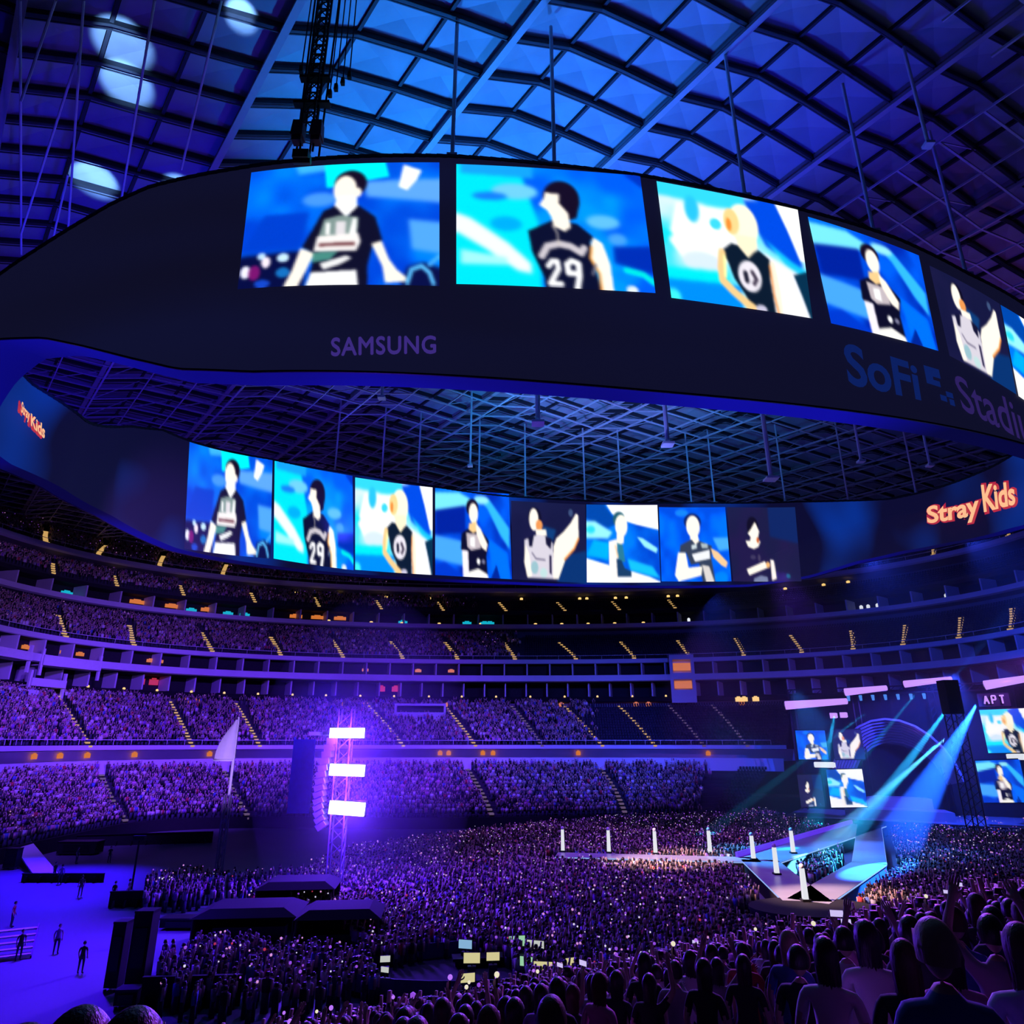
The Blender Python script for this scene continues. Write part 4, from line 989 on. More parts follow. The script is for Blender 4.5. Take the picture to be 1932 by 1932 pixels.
# ------------------------------------------------------------------ main stage
sA, sB = at(1478, 1532, 128), at(1990, 1540, 108)
sd = (sB - sA); sd.z = 0; sL = sd.length; sd.normalize(); sn = Vector((-sd.y, sd.x, 0)); srz = math.atan2(sd.y, sd.x)
stage = empty('main_stage', (sA.x, sA.y, 0), srz, 'wide dark main stage with drapes and an arched set piece beyond the crowd', 'stage')
b = MB(); b.box((sL / 2, 9, 1.0), (sL, 18, 2.0)); b.build('platform', m_deck, stage)
b = MB(); b.box((sL / 2, -.1, 1.0), (sL, .2, 1.9)); b.build('front_skirt', m_black, stage)
b = MB()
for k in range(int(sL / 1.5)): b.box((k * 1.5 + .75, 17.5 + .15 * (k % 2), 12.5), (1.5, .25, 21))
b.build('back_drape', m_black, stage)
b = MB()
for x in (1, sL * .33, sL * .66, sL - 1):
    for dx, dy in ((-.5, -.5), (.5, -.5), (.5, .5), (-.5, .5)): b.tube((x + dx, 15 + dy, 2), (x + dx, 15 + dy, 24), .09, n=6)
    for k in range(18): b.beam((x - .5, 14.5, 2.5 + k * 1.2), (x + .5, 14.5, 3.7 + k * 1.2), .08, .08); b.beam((x - .5, 15.5, 2.5 + k * 1.2), (x - .5, 14.5, 3.7 + k * 1.2), .08, .08)
b.build('tower_truss', m_blackmetal, stage)
b = MB()
for y in (14.5, 15.5):
    b.beam((0, y, 24), (sL, y, 24), .16, .16); b.beam((0, y, 22.8), (sL, y, 22.8), .16, .16)
for k in range(int(sL / 1.4)): b.beam((k * 1.4, 14.5, 22.8), (k * 1.4 + 1.4, 14.5, 24), .09, .09)
b.build('header_truss', m_blackmetal, stage)
# arched ribs of the set in the middle
for k in range(9):
    a = .18 + .64 * k / 8
    b = MB(); pts = []
    for j in range(13):
        g = math.pi * (.08 + .84 * j / 12)
        pts.append(Vector((sL * .46 - 10.5 * math.cos(g) * (.75 + .25 * k / 8), 16 - k * .9, 4.5 + 13.5 * math.sin(g) * (.72 + .28 * k / 8))))
    for p, q in zip(pts[:-1], pts[1:]): b.beam(p, q, .34, .34)
    b.build('arch_rib', M('arch_metal', (.42, .38, .46), .4, .3), stage)
b = MB(); b.prism([(sL * .46 - 8, 3), (sL * .46 + 8, 3), (sL * .46 + 6.5, 9), (sL * .46 - 6.5, 9)], 2, 3.4); b.prism([(sL * .46 - 5, 9), (sL * .46 + 5, 9), (sL * .46 + 4, 13), (sL * .46 - 4, 13)], 2, 5); b.build('stage_riser', m_deck, stage)
for k in range(7):
    b = MB(); b.tube((sL * .3 + k * 2.1, 15.3, 21.6), (sL * .3 + k * 2.1, 15.0, 22.5), .22, .3, 8); b.build('stage_lamp', E('stage_lamp_glow', (80, 150, 255), .9), stage)

def flat_screen(px4, Y0, Y1, pic, label, name='stage_screen'):
    tl, tr, br, bl = at(*px4[0], Y0), at(*px4[1], Y1), at(*px4[2], Y1), at(*px4[3], Y0)
    u = ((tr - tl) + (br - bl)) / 2; v = ((bl - tl) + (br - tr)) / 2
    v = Vector((0, 0, -v.length)); u.z *= .6
    c = (tl + tr + br + bl) / 4; o0 = c - u / 2 - v / 2
    n = u.cross(v).normalized()
    if n.y > 0: n = -n
    t = empty(name, c, 0, label, 'screen', 'picture screens beside the main stage')
    s = screen_mesh('picture', pic, lambda a, q: tuple(o0 - c + u * a + v * q + n * .16), 30, 26, t)
    b = MB(); b.beam(o0 - c + v / 2, o0 - c + u + v / 2, .3, v.length + .3); b.build('housing', m_blackmetal, t)
    return t
flat_screen([(1503, 1378), (1559, 1379), (1559, 1432), (1503, 1433)], 126, 126, PIC[6], 'upper screen of the far stage wing showing a singer on plain blue')
flat_screen([(1571, 1378), (1628, 1376), (1628, 1432), (1571, 1432)], 126, 125, PIC[4], 'upper screen of the far stage wing showing a singer in white with one arm out')
flat_screen([(1507, 1462), (1552, 1462), (1552, 1521), (1507, 1522)], 126, 126, PIC[7], 'dim lower screen of the far stage wing showing a singer with folded arms')
flat_screen([(1563, 1453), (1631, 1451), (1631, 1521), (1563, 1524)], 125, 124, PIC[5], 'lower screen of the far stage wing showing a singer before white clouds')
flat_screen([(1856, 1342), (1945, 1336), (1945, 1418), (1856, 1420)], 112, 109, PIC[2], 'upper screen of the near stage wing showing the blond singer')
flat_screen([(1848, 1438), (1932, 1432), (1932, 1512), (1848, 1514)], 112, 109, PIC[3], 'lower screen of the near stage wing showing a singer with a microphone')
def sign_bar(pa, pb, Y0, Y1, h, mat, name, label, cat_, group=None, part='glow_tube'):
    p, q = at(*pa, Y0), at(*pb, Y1); c = (p + q) / 2
    t = empty(name, c, 0, label, cat_, group)
    d = (q - p).normalized(); n = d.cross(Vector((0, 0, 1))).normalized()
    if n.y > 0: n = -n
    b = MB(); b.tube(p - c + n * .15, q - c + n * .15, h / 2, h * .34, 10); b.build(part, mat, t, True)
    b = MB(); b.beam(p - c - n * .5, q - c - n * .5, .5, h * .8); b.build('housing', m_blackmetal, t)
gb = 'violet light bars above the main stage'
sign_bar((1482, 1331), (1597, 1323), 123, 122, 1.5, e_violet, 'light_bar', 'long violet light bar over the far wing of the stage, lowest of the row', 'lamp', gb)
sign_bar((1594, 1306), (1672, 1298), 121, 120, 1.3, e_violet, 'light_bar', 'short violet light bar, second in the rising row above the stage', 'lamp', gb)
sign_bar((1706, 1291), (1794, 1281), 119, 118, 1.2, e_violet, 'light_bar', 'violet light bar above the middle of the stage beside the blue beams', 'lamp', gb)
sign_bar((1858, 1293), (1945, 1279), 112, 110, 1.5, e_violet, 'light_bar', 'violet light bar over the near wing of the stage at the edge of view', 'lamp', gb)
for px, py, w, m_, lab in ((1556, 1443, 3.4, e_white1, 'small pale caption bar between the screens of the far stage wing'), (1936, 1428, 5, e_white1, 'small pale caption bar between the screens of the near stage wing'), (1573, 1350, 1.2, e_violet, 'small violet lamp under the long light bar, the one by its middle'), (1592, 1349, 1.2, e_violet, 'small violet lamp under the long light bar, the one by its end')):
    p = at(px, py, 124 if px < 1700 else 111)
    b = MB(); b.box((0, 0, 0), (w, .25, .75), srz); b.box((0, .2, 0), (w * .9, .2, .9), srz); tag(b.build('caption_bar' if w > 2 else 'marker_lamp', m_, None, loc=p), lab, 'sign' if w > 2 else 'lamp')
nw = at(1858, 1328, 111.5); b = MB()            # three glowing capitals over the near wing, too small to read in the photo
for i, segs in enumerate((((0, 0, .3, 1), (.3, 1, .6, 0), (.12, .4, .48, .4)), ((0, 0, 0, 1), (0, 1, .5, 1), (.5, 1, .5, .5), (.5, .5, 0, .5)), ((0, 1, .6, 1), (.3, 1, .3, 0)))):
    for (u0, v0, u1, v1) in segs: b.beam((i * 1.05 + u0, 0, v0 * 1.2), (i * 1.05 + u1, 0, v1 * 1.2), .22, .22)
t = empty('lit_lettering', nw, srz, 'three small violet white letters glowing above the near stage wing', 'sign'); b.build('letters', e_violet, t)
b = MB(); b.box((1.3, .4, .6), (4.2, .3, 2.0)); b.build('board', m_black, t)
# masts in front of the stage
def mast(px, py0, py1, Y, w, label, mat=m_blackmetal):
    p0, p1 = at(px, py1, Y), at(px, py0, Y)
    t = empty('truss_mast', (p0.x, Y, 0), 0, label, 'mast')
    hgt = p1.z; b = MB()
    for dx, dy in ((-w, -w), (w, -w), (w, w), (-w, w)): b.tube((dx, dy, 0), (dx, dy, hgt), .09, n=6)
    k = 0; z = 0.0
    while z < hgt - 1.2:
        b.beam((-w, -w, z), (w, -w, z + 1.2), .07, .07); b.beam((w, -w, z), (w, w, z + 1.2), .07, .07); b.beam((w, w, z), (-w, w, z + 1.2), .07, .07); b.beam((-w, w, z), (-w, -w, z + 1.2), .07, .07); z += 1.2
    b.build('truss', mat, t)
    b = MB(); b.box((0, 0, .25), (w * 5, w * 5, .5)); b.build('ballast_base', m_blackmetal, t)
    return t, hgt
t, h_ = mast(1838, 1290, 1540, 108, .9, 'tall dark truss mast standing before the near stage wing')
b = MB(); b.box((0, 0, h_ - 2), (2.2, 2.0, 5)); b.build('speaker_stack', m_black, t)

# ------------------------------------------------------------------ delay towers with curved speaker hangs on the floor
def line_array(t, x, z0, n, mat, bend=.055, dirx=-1, sz=(1.5, .9, .62)):
    pts = []; a = 0.0; px_, pz_ = x, z0
    for k in range(n):
        b = MB(); s, c = math.sin(a), math.cos(a)
        vs = [(px_ + dirx * (ux * c + uz * s) if dirx < 0 else px_ + ux * c + uz * s, uy, pz_ + (uz * c - ux * s)) for uz in (-sz[2] / 2, sz[2] / 2) for ux, uy in ((-sz[1] / 2, -sz[0] / 2), (sz[1] / 2, -sz[0] / 2), (sz[1] / 2, sz[0] / 2), (-sz[1] / 2, sz[0] / 2))]
        b.add(vs, [(3, 2, 1, 0), (4, 5, 6, 7), (0, 1, 5, 4), (1, 2, 6, 5), (2, 3, 7, 6), (3, 0, 4, 7)])
        b.build('speaker_box', mat, t)
        pz_ -= sz[2] * 1.02 * c; px_ += dirx * sz[2] * 1.02 * math.sin(a - .35) * -1; a += bend
dt, dh = mast(628, 1338, 1690, 72, .65, 'tall lit delay tower on the floor with three glowing white lamp bars', M('lit_truss', (.20, .18, .26), .4, .2))
for k, py in enumerate((1383, 1452, 1523)):
    p = at(655, py, 71.5) - dt.location
    b = MB(); b.box((0, 0, -.05 * k), (3.4, .5, .95 + .12 * k)); o = b.build('lamp_bar', e_white, dt); o.location = p; o.rotation_euler = (0, .035 * k, 0)
    b = MB(); b.box((0, .4, 0), (3.6, .25, 1.2)); b.box((-2.0, .3, 0), (1.0, .2, .3)); o2 = b.build('bar_frame', m_blackmetal, dt); o2.location = p
z0 = at(600, 1398, 72).z
line_array(dt, -1.15, z0, 14, M('speaker_grille', (.28, .26, .32), .5), .05)
b = MB(); b.beam((-3.6, 0, z0 + .7), (2.0, 0, z0 + .7), .3, .35); b.build('top_arm', m_white, dt)
c0, c1 = at(556, 1395, 73), at(580, 1535, 73)
b = MB(); b.box(((c0.x + c1.x) / 2 - dt.location.x, 1.2, (c0.z + c1.z) / 2), (c1.x - c0.x + .2, .3, c0.z - c1.z)); b.build('blue_banner', M('blue_banner', (.03, .05, .55), .7), dt)
ft, fh = mast(413, 1500, 1640, 84, .3, 'slim delay mast hung with a pale curved speaker column', M('lit_truss', (.6, .6, .7)))
z1 = at(405, 1358, 84).z
b = MB(); b.tube((.1, 0, fh), (.1, 0, z1 + .3), .16, n=6); b.build('top_pole', m_white, ft)
# pale curved sail-like column beside the pole
b = MB(); rows = []
for k in range(15):
    f = k / 14; z = z1 - f * (z1 - at(405, 1432, 84).z); w = 2.0 * math.sin(f * math.pi * .5)
    rows.append([(-w, -.35, z), (-w * .5, -.55, z), (.15, -.4, z), (.15, .4, z), (-w * .5, .5, z), (-w, .35, z), (-w, -.35, z)])
b.sheet(rows); b.box((-1.0, 0, rows[-1][0][2] - .1), (2.2, .8, .25)); b.build('speaker_column', m_white, ft, True)

# ------------------------------------------------------------------ things on the open blue floor
def barrier(pa, pb, h, label, n):
    p, q = on_z(*pa), on_z(*pb)
    t = empty('crowd_barrier', p.lerp(q, .5), math.atan2(q.y - p.y, q.x - p.x), label, 'barrier')
    L = (q - p).length
    b = MB(); b.box((0, 0, h / 2), (L, .12, h)); b.box((0, -.06, h), (L, .25, .1)); b.build('panel', m_black, t)
    for k in range(n):
        b = MB(); b.box((-L / 2 + L * (k + .5) / n, -.35, .3), (.12, .7, .6), tap=.6); b.build('brace', m_blackmetal, t)
barrier((204, 1712), (384, 1708), 1.25, 'black crowd barrier in front of the small penned group', 8)
barrier((262, 1903), (452, 1898), 1.5, 'black crowd barrier nearest the viewer on the open floor', 7)
barrier((40, 1664), (195, 1664), .8, 'low black barrier beside the ramp on the open floor', 6)
barrier((60, 1600), (400, 1590), 1.5, 'long dark wall panel along the foot of the lowest block', 12)
def cabinet(px, py, w, d, h, label, name='equipment_case', Y=None):
    p = on_z(px, py)
    t = empty(name, p, random.uniform(-.1, .1), label, 'equipment')
    b = MB(); b.box((0, 0, h / 2 + .1), (w, d, h - .2)); b.build('body', m_black, t)
    b = MB(); b.box((0, 0, h), (w * 1.04, d * 1.04, .12)); b.box((0, -d / 2 - .02, h * .55), (w * .7, .06, h * .5)); b.build('lid_and_grille', m_blackmetal, t)
    for sx in (-1, 1):
        for sy in (-1, 1): b = MB(); b.tube((sx * w * .4, sy * d * .4, 0), (sx * w * .4, sy * d * .4, .12), .09, n=8); b.build('caster', m_blackmetal, t)
cabinet(213, 1868, .8, .8, 3.6, 'tall narrow black cabinet standing on the open floor, slimmer of the pair')
cabinet(257, 1868, 1.1, 1.0, 4.2, 'tall black cabinet on the open floor beside the group behind the barrier')
cabinet(240, 1900, 1.2, .9, .9, 'low black case at the foot of the tall cabinets')
cabinet(345, 1752, 3.2, 1.4, .8, 'wide low black case on the floor behind the penned group')
cabinet(150, 1612, 5.0, 2.0, 1.6, 'broad black case under the foot of the far stand')
cabinet(20, 1640, 1.4, 1.0, 2.2, 'black case at the edge of view beside the ramp')
def tent(px, py, w, d, h, label):
    p = on_z(px, py)
    t = empty('mixing_tent', p, .1, label, 'tent')
    b = MB(); b.box((0, 0, h + .25), (w, d, .5), tap=.7); b.build('canopy', M('tent_cloth', (.006, .006, .010), .95), t)
    for sx in (-1, 1):
        for sy in (-1, 1):
            b = MB(); b.tube((sx * w * .47, sy * d * .47, 0), (sx * w * .47, sy * d * .47, h), .08, n=6); b.build('leg', m_blackmetal, t)
    b = MB(); b.box((0, d * .45, h / 2), (w * .94, .06, h)); b.box((-w * .46, 0, h / 2), (.06, d * .9, h)); b.build('side_cloth', m_black, t)
    b = MB(); b.box((0, 0, .5), (w * .7, 1.0, 1.0)); b.build('desk', m_blackmetal, t)
tent(470, 1775, 7.5, 5, 2.0, 'dark mixing tent beside the long barrier group')
tent(560, 1735, 6.5, 4.5, 2.6, 'dark mixing tent in front of the lit delay tower')
tent(640, 1790, 6.0, 4.5, 2.3, 'dark mixing tent at the edge of the main crowd')
# ramp and small steps at the left edge
p, q = on_z(28, 1612), on_z(92, 1660); t = empty('access_ramp', p.lerp(q, .5), 0, 'pale access ramp sloping down to the blue floor', 'ramp'); c = Vector(t.location)
b = MB(); b.beam(p - c + Vector((0, 0, 1.9)), q - c + Vector((0, 0, .1)), 2.2, .18); b.build('ramp_deck', m_white, t)
b = MB(); b.beam(p - c + Vector((0, 0, .9)), p - c + Vector((.6, 0, .9)), 2.2, 1.8); b.build('ramp_support', m_black, t)
t = empty('portable_steps', on_z(18, 1812), .5, 'violet lit portable steps at the edge of the open floor', 'steps')
for k in range(5):
    b = MB(); b.box((0, k * .45, .25 + k * .3), (2.4, .45, .1)); b.build('tread', m_white, t)
for s in (-1, 1):
    b = MB(); b.beam((s * 1.2, -.2, .1), (s * 1.2, 2.0, 1.6), .08, .25); b.build('stringer', m_blackmetal, t)
t = empty('lamp_post', on_z(248, 1678), 0, 'thin dark lamp post standing behind the penned group', 'post')
b = MB(); b.tube((0, 0, 0), (0, 0, 4.6), .1, n=8); b.build('pole', m_black, t)
b = MB(); b.box((0, 0, 4.7), (1.2, .5, .45)); b.build('lamp_head', m_black, t)
# control booth with lit monitors in the crowd
bc = on_z(900, 1885); booth = empty('control_booth', bc, .15, 'dark control booth sunk in the crowd with lit monitors along its desk', 'booth')
def boothp(px, py, z): return on_z(px, py, z) - bc
b = MB(); a_ = [(9 * math.cos(g) + 1, 4.2 * math.sin(g) + 3.2) for g in np.linspace(0, 2 * math.pi, 26, endpoint=False)]
b.prism(a_, .02, .3); b.build('booth_platform', m_black, booth)
b = MB()
for k in range(25):
    g0, g1 = 2 * math.pi * k / 25, 2 * math.pi * (k + 1) / 25
    b.beam((9 * math.cos(g0) + 1, 4.2 * math.sin(g0) + 3.2, .75), (9 * math.cos(g1) + 1, 4.2 * math.sin(g1) + 3.2, .75), .08, .9)
b.build('fence', M('booth_rail', (.10, .10, .22), .5), booth)
b = MB(); b.box((2.4, 5.2, .75), (7.0, 1.2, .15)); b.box((2.4, 5.4, .4), (6.6, .8, .7)); b.build('desk', m_blackmetal, booth)
for k, (px, py, m_, w) in enumerate(((878, 1796, 'mon_blue', .9), (890, 1823, 'mon_cream', 1.0), (930, 1820, 'mon_cream', .8), (975, 1790, 'mon_green', 1.1), (1010, 1800, 'mon_white', 1.2), (1025, 1842, 'mon_cream', 1.1), (995, 1830, 'mon_green', .9), (882, 1862, 'mon_cream', .8), (726, 1825, 'mon_white', .6), (726, 1846, 'mon_white', .5), (1077, 1830, 'mon_cream', .7), (1035, 1877, 'mon_amber', .5))):
    colr = dict(mon_blue=(150, 200, 240), mon_cream=(235, 225, 165), mon_green=(170, 230, 185), mon_white=(215, 220, 215), mon_amber=(200, 150, 60))[m_]
    t = empty('desk_monitor', on_z(px, py, 1.0), random.uniform(-.4, .4), None, 'screen', 'monitors around the control booth')
    t['label'] = {'mon_blue': 'pale blue glowing monitor on the control booth desk', 'mon_cream': 'cream glowing monitor on the control booth desk', 'mon_green': 'pale green glowing monitor on the control booth desk', 'mon_white': 'small white glowing monitor near the control booth', 'mon_amber': 'small amber glowing monitor by the control booth fence'}[m_]
    b = MB(); b.box((0, -.05, .45), (w, .03, w * .55)); b.build('panel', E(m_, colr, .75), t)
    b = MB(); b.box((0, 0, .45), (w * 1.06, .06, w * .6)); b.build('casing', m_black, t)
    b = MB(); b.box((0, .02, .08), (.08, .08, .5)); b.box((0, 0, -.48), (.5, .35, 1.0)); b.build('stand', m_blackmetal, t)

# ------------------------------------------------------------------ people near enough to show as single figures
def person_proto(pose, long_hair):
    V = [(0, 0, .95), (0, 0, 1.10), (0, .01, 1.30), (0, 0, 1.43), (0, .01, 1.52)]
    R = [(.150, .105), (.130, .095), (.160, .110), (.085, .075), (.052, .055)]
    Ed = [(0, 1), (1, 2), (2, 3), (3, 4)]
    def chain(start, pts, rad):
        a = start
        for p, r in zip(pts, rad):
            V.append(p); R.append((r, r)); Ed.append((a, len(V) - 1)); a = len(V) - 1
        return a
    for s in (-1, 1):
        chain(0, [(s * .10, 0, .86), (s * .115, .02, .50), (s * .12, -.01, .10), (s * .13, .10, .045), (s * .135, .18, .04)], (.095, .062, .045, .045, .03))
        up = pose == 'both' or (pose == 'one' and s == 1)
        if up:
            sh, el, wr = (s * .175, 0, 1.42), (s * .30, .10, 1.60), (s * .22, .20, 1.84)
        elif pose == 'clap':
            sh, el, wr = (s * .175, 0, 1.41), (s * .25, .10, 1.18), (s * .06, .32, 1.34)
        else:
            sh, el, wr = (s * .175, 0, 1.40), (s * .25, -.02, 1.13), (s * .24, .10, .90)
        w = chain(2, [sh, el, wr], (.062, .043, .030))
        d = (Vector(wr) - Vector(el)).normalized()
        sd_ = d.cross(Vector((0, 1, .2))).normalized()
        if sd_.x * s < 0: sd_ = -sd_
        wv = Vector(wr); palm = wv + d * .055
        pk = chain(w, [tuple(palm)], (.030,))
        for k, (off, ln) in enumerate(((-.030, .070), (-.010, .082), (.011, .076), (.030, .058))):
            b0 = palm + d * .035 + sd_ * off; cur = Vector((0, .35 if up else .25, 0))
            m1 = b0 + (d + cur * .4).normalized() * ln * .55; m2 = m1 + (d + cur * 1.1).normalized() * ln * .5
            chain(pk, [tuple(b0), tuple(m1), tuple(m2)], (.0105, .0095, .008))
        th = palm - d * .01 - sd_ * .034
        chain(pk, [tuple(th), tuple(th + (d * .6 - sd_ * .7).normalized() * .04), tuple(th + (d * .9 - sd_ * .5).normalized() * .068)], (.012, .011, .009))
    me = bpy.data.meshes.new('sk'); me.from_pydata(V, Ed, [])
    o = bpy.data.objects.new('sk', me); COL.objects.link(o)
    o.modifiers.new('s', 'SKIN'); sv = me.skin_vertices[0].data
    for i, r in enumerate(R): sv[i].radius = r
    sv[0].use_root = True
    m2 = o.modifiers.new('u', 'SUBSURF'); m2.levels = 1; m2.render_levels = 1
    bpy.context.view_layer.update()
    bm_ = bpy.data.meshes.new_from_object(o.evaluated_get(bpy.context.evaluated_depsgraph_get()))
    bpy.data.objects.remove(o); bpy.data.meshes.remove(me)
    n = len(bm_.vertices); c = np.zeros(n * 3); bm_.vertices.foreach_get('co', c); c = c.reshape(-1, 3)
    vs = [tuple(p) for p in c]; fs = [tuple(p.vertices) for p in bm_.polygons]
    mi = []
    for f in fs:
        q = c[list(f)].mean(0)
        ax = abs(q[0])
        if q[2] < .09: mi.append(3)
        elif q[2] < .93 and ax < .22: mi.append(2)
        elif q[2] > 1.46 and ax < .12: mi.append(0)
        elif ax < .205 and q[2] > .92 and q[2] < 1.50: mi.append(1)
        elif pose == 'both' or (pose == 'one' and q[0] > 0): mi.append(1 if ax < .25 and q[2] < 1.53 else 0)
        else: mi.append(1 if q[2] > 1.24 and ax < .30 and q[1] < .1 else 0)
    # head with brow, nose, chin, ears
    mb = MB(); mb.v, mb.f, mb.m = vs, fs, mi
    seg, ri = 18, 12; o0 = len(mb.v); hc = np.array([0, .025, 1.635])
    for i in range(ri + 1):
        a = math.pi * i / ri
        for k in range(seg):
            g = 2 * math.pi * k / seg
            x, y, z = math.sin(a) * math.cos(g), math.sin(a) * math.sin(g), math.cos(a)
            w = .075 * (1 - .22 * max(0, -z) ** 1.5); dpt = .098 * (1 - .10 * max(0, -z))
            px_, py_, pz_ = x * w, y * dpt, z * .120
            if y > .9 and -.35 < z < .1: py_ += .020 * (1 - abs(z + .12) / .25)        # nose
            if y > .7 and -.85 < z < -.6: py_ += .008                                   # chin
            if y > .75 and .05 < z < .25 and abs(x) > .2: py_ -= .008                   # eye hollows
            mb.v.append((hc[0] + px_, hc[1] + py_, hc[2] + pz_))
    for i in range(ri):
        for k in range(seg):
            mb.f.append((o0 + i * seg + k, o0 + (i + 1) * seg + k, o0 + (i + 1) * seg + (k + 1) % seg, o0 + i * seg + (k + 1) % seg)); mb.m.append(0)
    for s in (-1, 1):
        mb.ball((s * .077, .015, 1.625), .022, (.45, .8, 1.25), 8, 6, 0)
        mb.ball((s * .029, .112, 1.652), .011, (1.2, .6, .7), 8, 5, 4)
    mb.box((0, .108, 1.580), (.042, .012, .010), mi=5)
    me = bpy.data.meshes.new('person_' + pose); me.from_pydata(mb.v, [], mb.f)
    for m in (m_skin, SHIRTS[2], m_pants, m_black, m_hair, SHIRTS[5]): me.materials.append(m)
    me.polygons.foreach_set('material_index', mb.m); me.polygons.foreach_set('use_smooth', [True] * len(mb.f)); me.update()
    # hair
    hb = MB(); rr = .5 if not long_hair else .5
    seg, ri = 20, 12; base = []
    for i in range(ri + 1):
        a = math.pi * .62 * i / ri
        for k in range(seg):
            g = 2 * math.pi * k / seg
            x, y, z = math.sin(a) * math.cos(g), math.sin(a) * math.sin(g), math.cos(a)
            front = max(0.0, y)
            zz = z * .138 if front < .35 else max(z * .138, .050 + .02 * math.cos(g * 5))
            wob = 1 + .025 * math.sin(g * 7 + i) + .02 * math.sin(g * 11 - i * 2)
            yy = y * .116 * wob - .006
            hb.v.append((x * .094 * wob, yy + .02, 1.640 + zz))
    for i in range(ri):
        for k in range(seg): hb.f.append((i * seg + k, (i + 1) * seg + k, (i + 1) * seg + (k + 1) % seg, i * seg + (k + 1) % seg)); hb.m.append(0)
    if long_hair:
        rows = []
        for j in range(9):
            z = 1.66 - j * .036; wdt = .092 - .0015 * j; row = []
            for k in range(25):
                g = math.pi * (1.0 + k / 24); w_ = 1 + .07 * math.sin(k * 2.6 + j * .5) * min(1, j / 3)
                row.append((wdt * math.cos(g) * w_, .02 + (.112 - .005 * j) * math.sin(g) * w_, z + (.030 * math.sin(k * 2.1) * j / 8)))
            rows.append(row)
        hb.sheet(rows); inner = [[(x * .82, y * .82, z) for x, y, z in r] for r in rows]; hb.sheet(inner, flip=True)
        hb.sheet([rows[-1], inner[-1]])
    hm = bpy.data.meshes.new('hair'); hm.from_pydata(hb.v, [], hb.f); hm.materials.append(m_hair)
    hm.polygons.foreach_set('use_smooth', [True] * len(hb.f)); hm.update()
    return me, hm
POSE = {'down': 'arms down', 'both': 'both arms raised', 'one': 'one arm raised', 'clap': 'hands held together'}
PROTO = {(p, l): person_proto(p, l) for p in POSE for l in (False, True)}
SHN = ['white', 'grey', 'black', 'charcoal', 'violet', 'red', 'blue', 'pink']
for hm_ in (m_hair, m_hair2, M('hair_blond', (.45, .34, .20), .5, var=.2, scale=9)):
    nt = hm_.node_tree; tc = nt.nodes.new('ShaderNodeTexCoord'); mp = nt.nodes.new('ShaderNodeMapping'); mp.inputs['Scale'].default_value = (60, 60, 5)
    nz = nt.nodes.new('ShaderNodeTexNoise'); nz.inputs['Scale'].default_value = 1.5; bp = nt.nodes.new('ShaderNodeBump'); bp.inputs['Strength'].default_value = .3; bp.inputs['Distance'].default_value = .02
    nt.links.new(tc.outputs['Object'], mp.inputs['Vector']); nt.links.new(mp.outputs['Vector'], nz.inputs['Vector']); nt.links.new(nz.outputs['Fac'], bp.inputs['Height']); nt.links.new(bp.outputs['Normal'], nt.nodes['Principled BSDF'].inputs['Normal'])
HAIRM = [(m_hair, 'black'), (m_hair2, 'brown'), (M('hair_blond', (.45, .34, .20), .5, var=.2, scale=9), 'fair')]
def person(loc, rz, pose, long_hair, shirt, hair, scale, label, group=None):
    me, hm = PROTO[(pose, long_hair)]
    o = link('person', me); o.location = loc; o.rotation_euler = (0, 0, rz); o.scale = (scale,) * 3
    o.material_slots[1].link = 'OBJECT'; o.material_slots[1].material = SHIRTS[shirt]
    h = link('hair', hm, o); h.material_slots[0].link = 'OBJECT'; h.material_slots[0].material = HAIRM[hair][0]
    return tag(o, label, 'person', group)
def hand_of(o, rz, scale):                  # where the raised hand is
    v = Vector((.22, .22, 1.95)) * scale
    return Vector(o.location) + Vector((v.x * math.cos(rz) - v.y * math.sin(rz), v.x * math.sin(rz) + v.y * math.cos(rz), v.z))

# crew on the open floor
for px, py, sh, lab in ((150, 1692, 2, 'crew member in black standing alone on the violet lit floor'), (112, 1668, 4, 'crew member in a violet top near the low barrier'), (100, 1662, 2, 'crew member in black at the end of the low barrier'), (104, 1800, 4, 'crew member in a violet top and dark trousers out on the empty blue floor'),
                        (150, 1838, 2, 'crew member in black on the blue floor closest to the tall cabinets'), (205, 1628, 2, 'crew member in black against the blue wall of the far stand'), (143, 1630, 3, 'crew member in charcoal beside the broad case'), (20, 1750, 5, 'crew member in a red top at the edge of view by the portable steps'), (33, 1812, 2, 'crew member in black beside the portable steps'), (262, 1780, 2, 'crew member in black behind the tall cabinets'), (212, 1705, 2, 'crew member in black at the end of the penned group'), (240, 1700, 3, 'crew member in charcoal beside the lamp post')):
    person(on_z(px, py), random.uniform(-2.5, 2.5), 'down', False, sh, 0, 1.06, lab, 'crew on the open floor')

# the near stand: the closest three hundred who are in view, the rest as one mass
cand = []
for k in range(2, NROW1):
    q = (k + .45) * ROWD; z = near_z(k * ROWD + .1)
    for j in range(-60, 260):
        t = j * .62 + random.uniform(-.14, .14) + (k % 2) * .3
        x, y = ND[0] * q + NT[0] * t, ND[1] * q + NT[1] * t
        if y < .6: continue
        d = math.hypot(x, y)
        cand.append((d, x, y, z))
A = np.array(cand)
px, py = proj(np.stack([A[:, 1], A[:, 2], A[:, 3] + 1.62], -1))
ok = (px > -90) & (px < 2010) & (py < 1990) & (A[:, 2] > .9) & (A[:, 0] > 2.3)
ok &= rng.random(len(A)) < .93
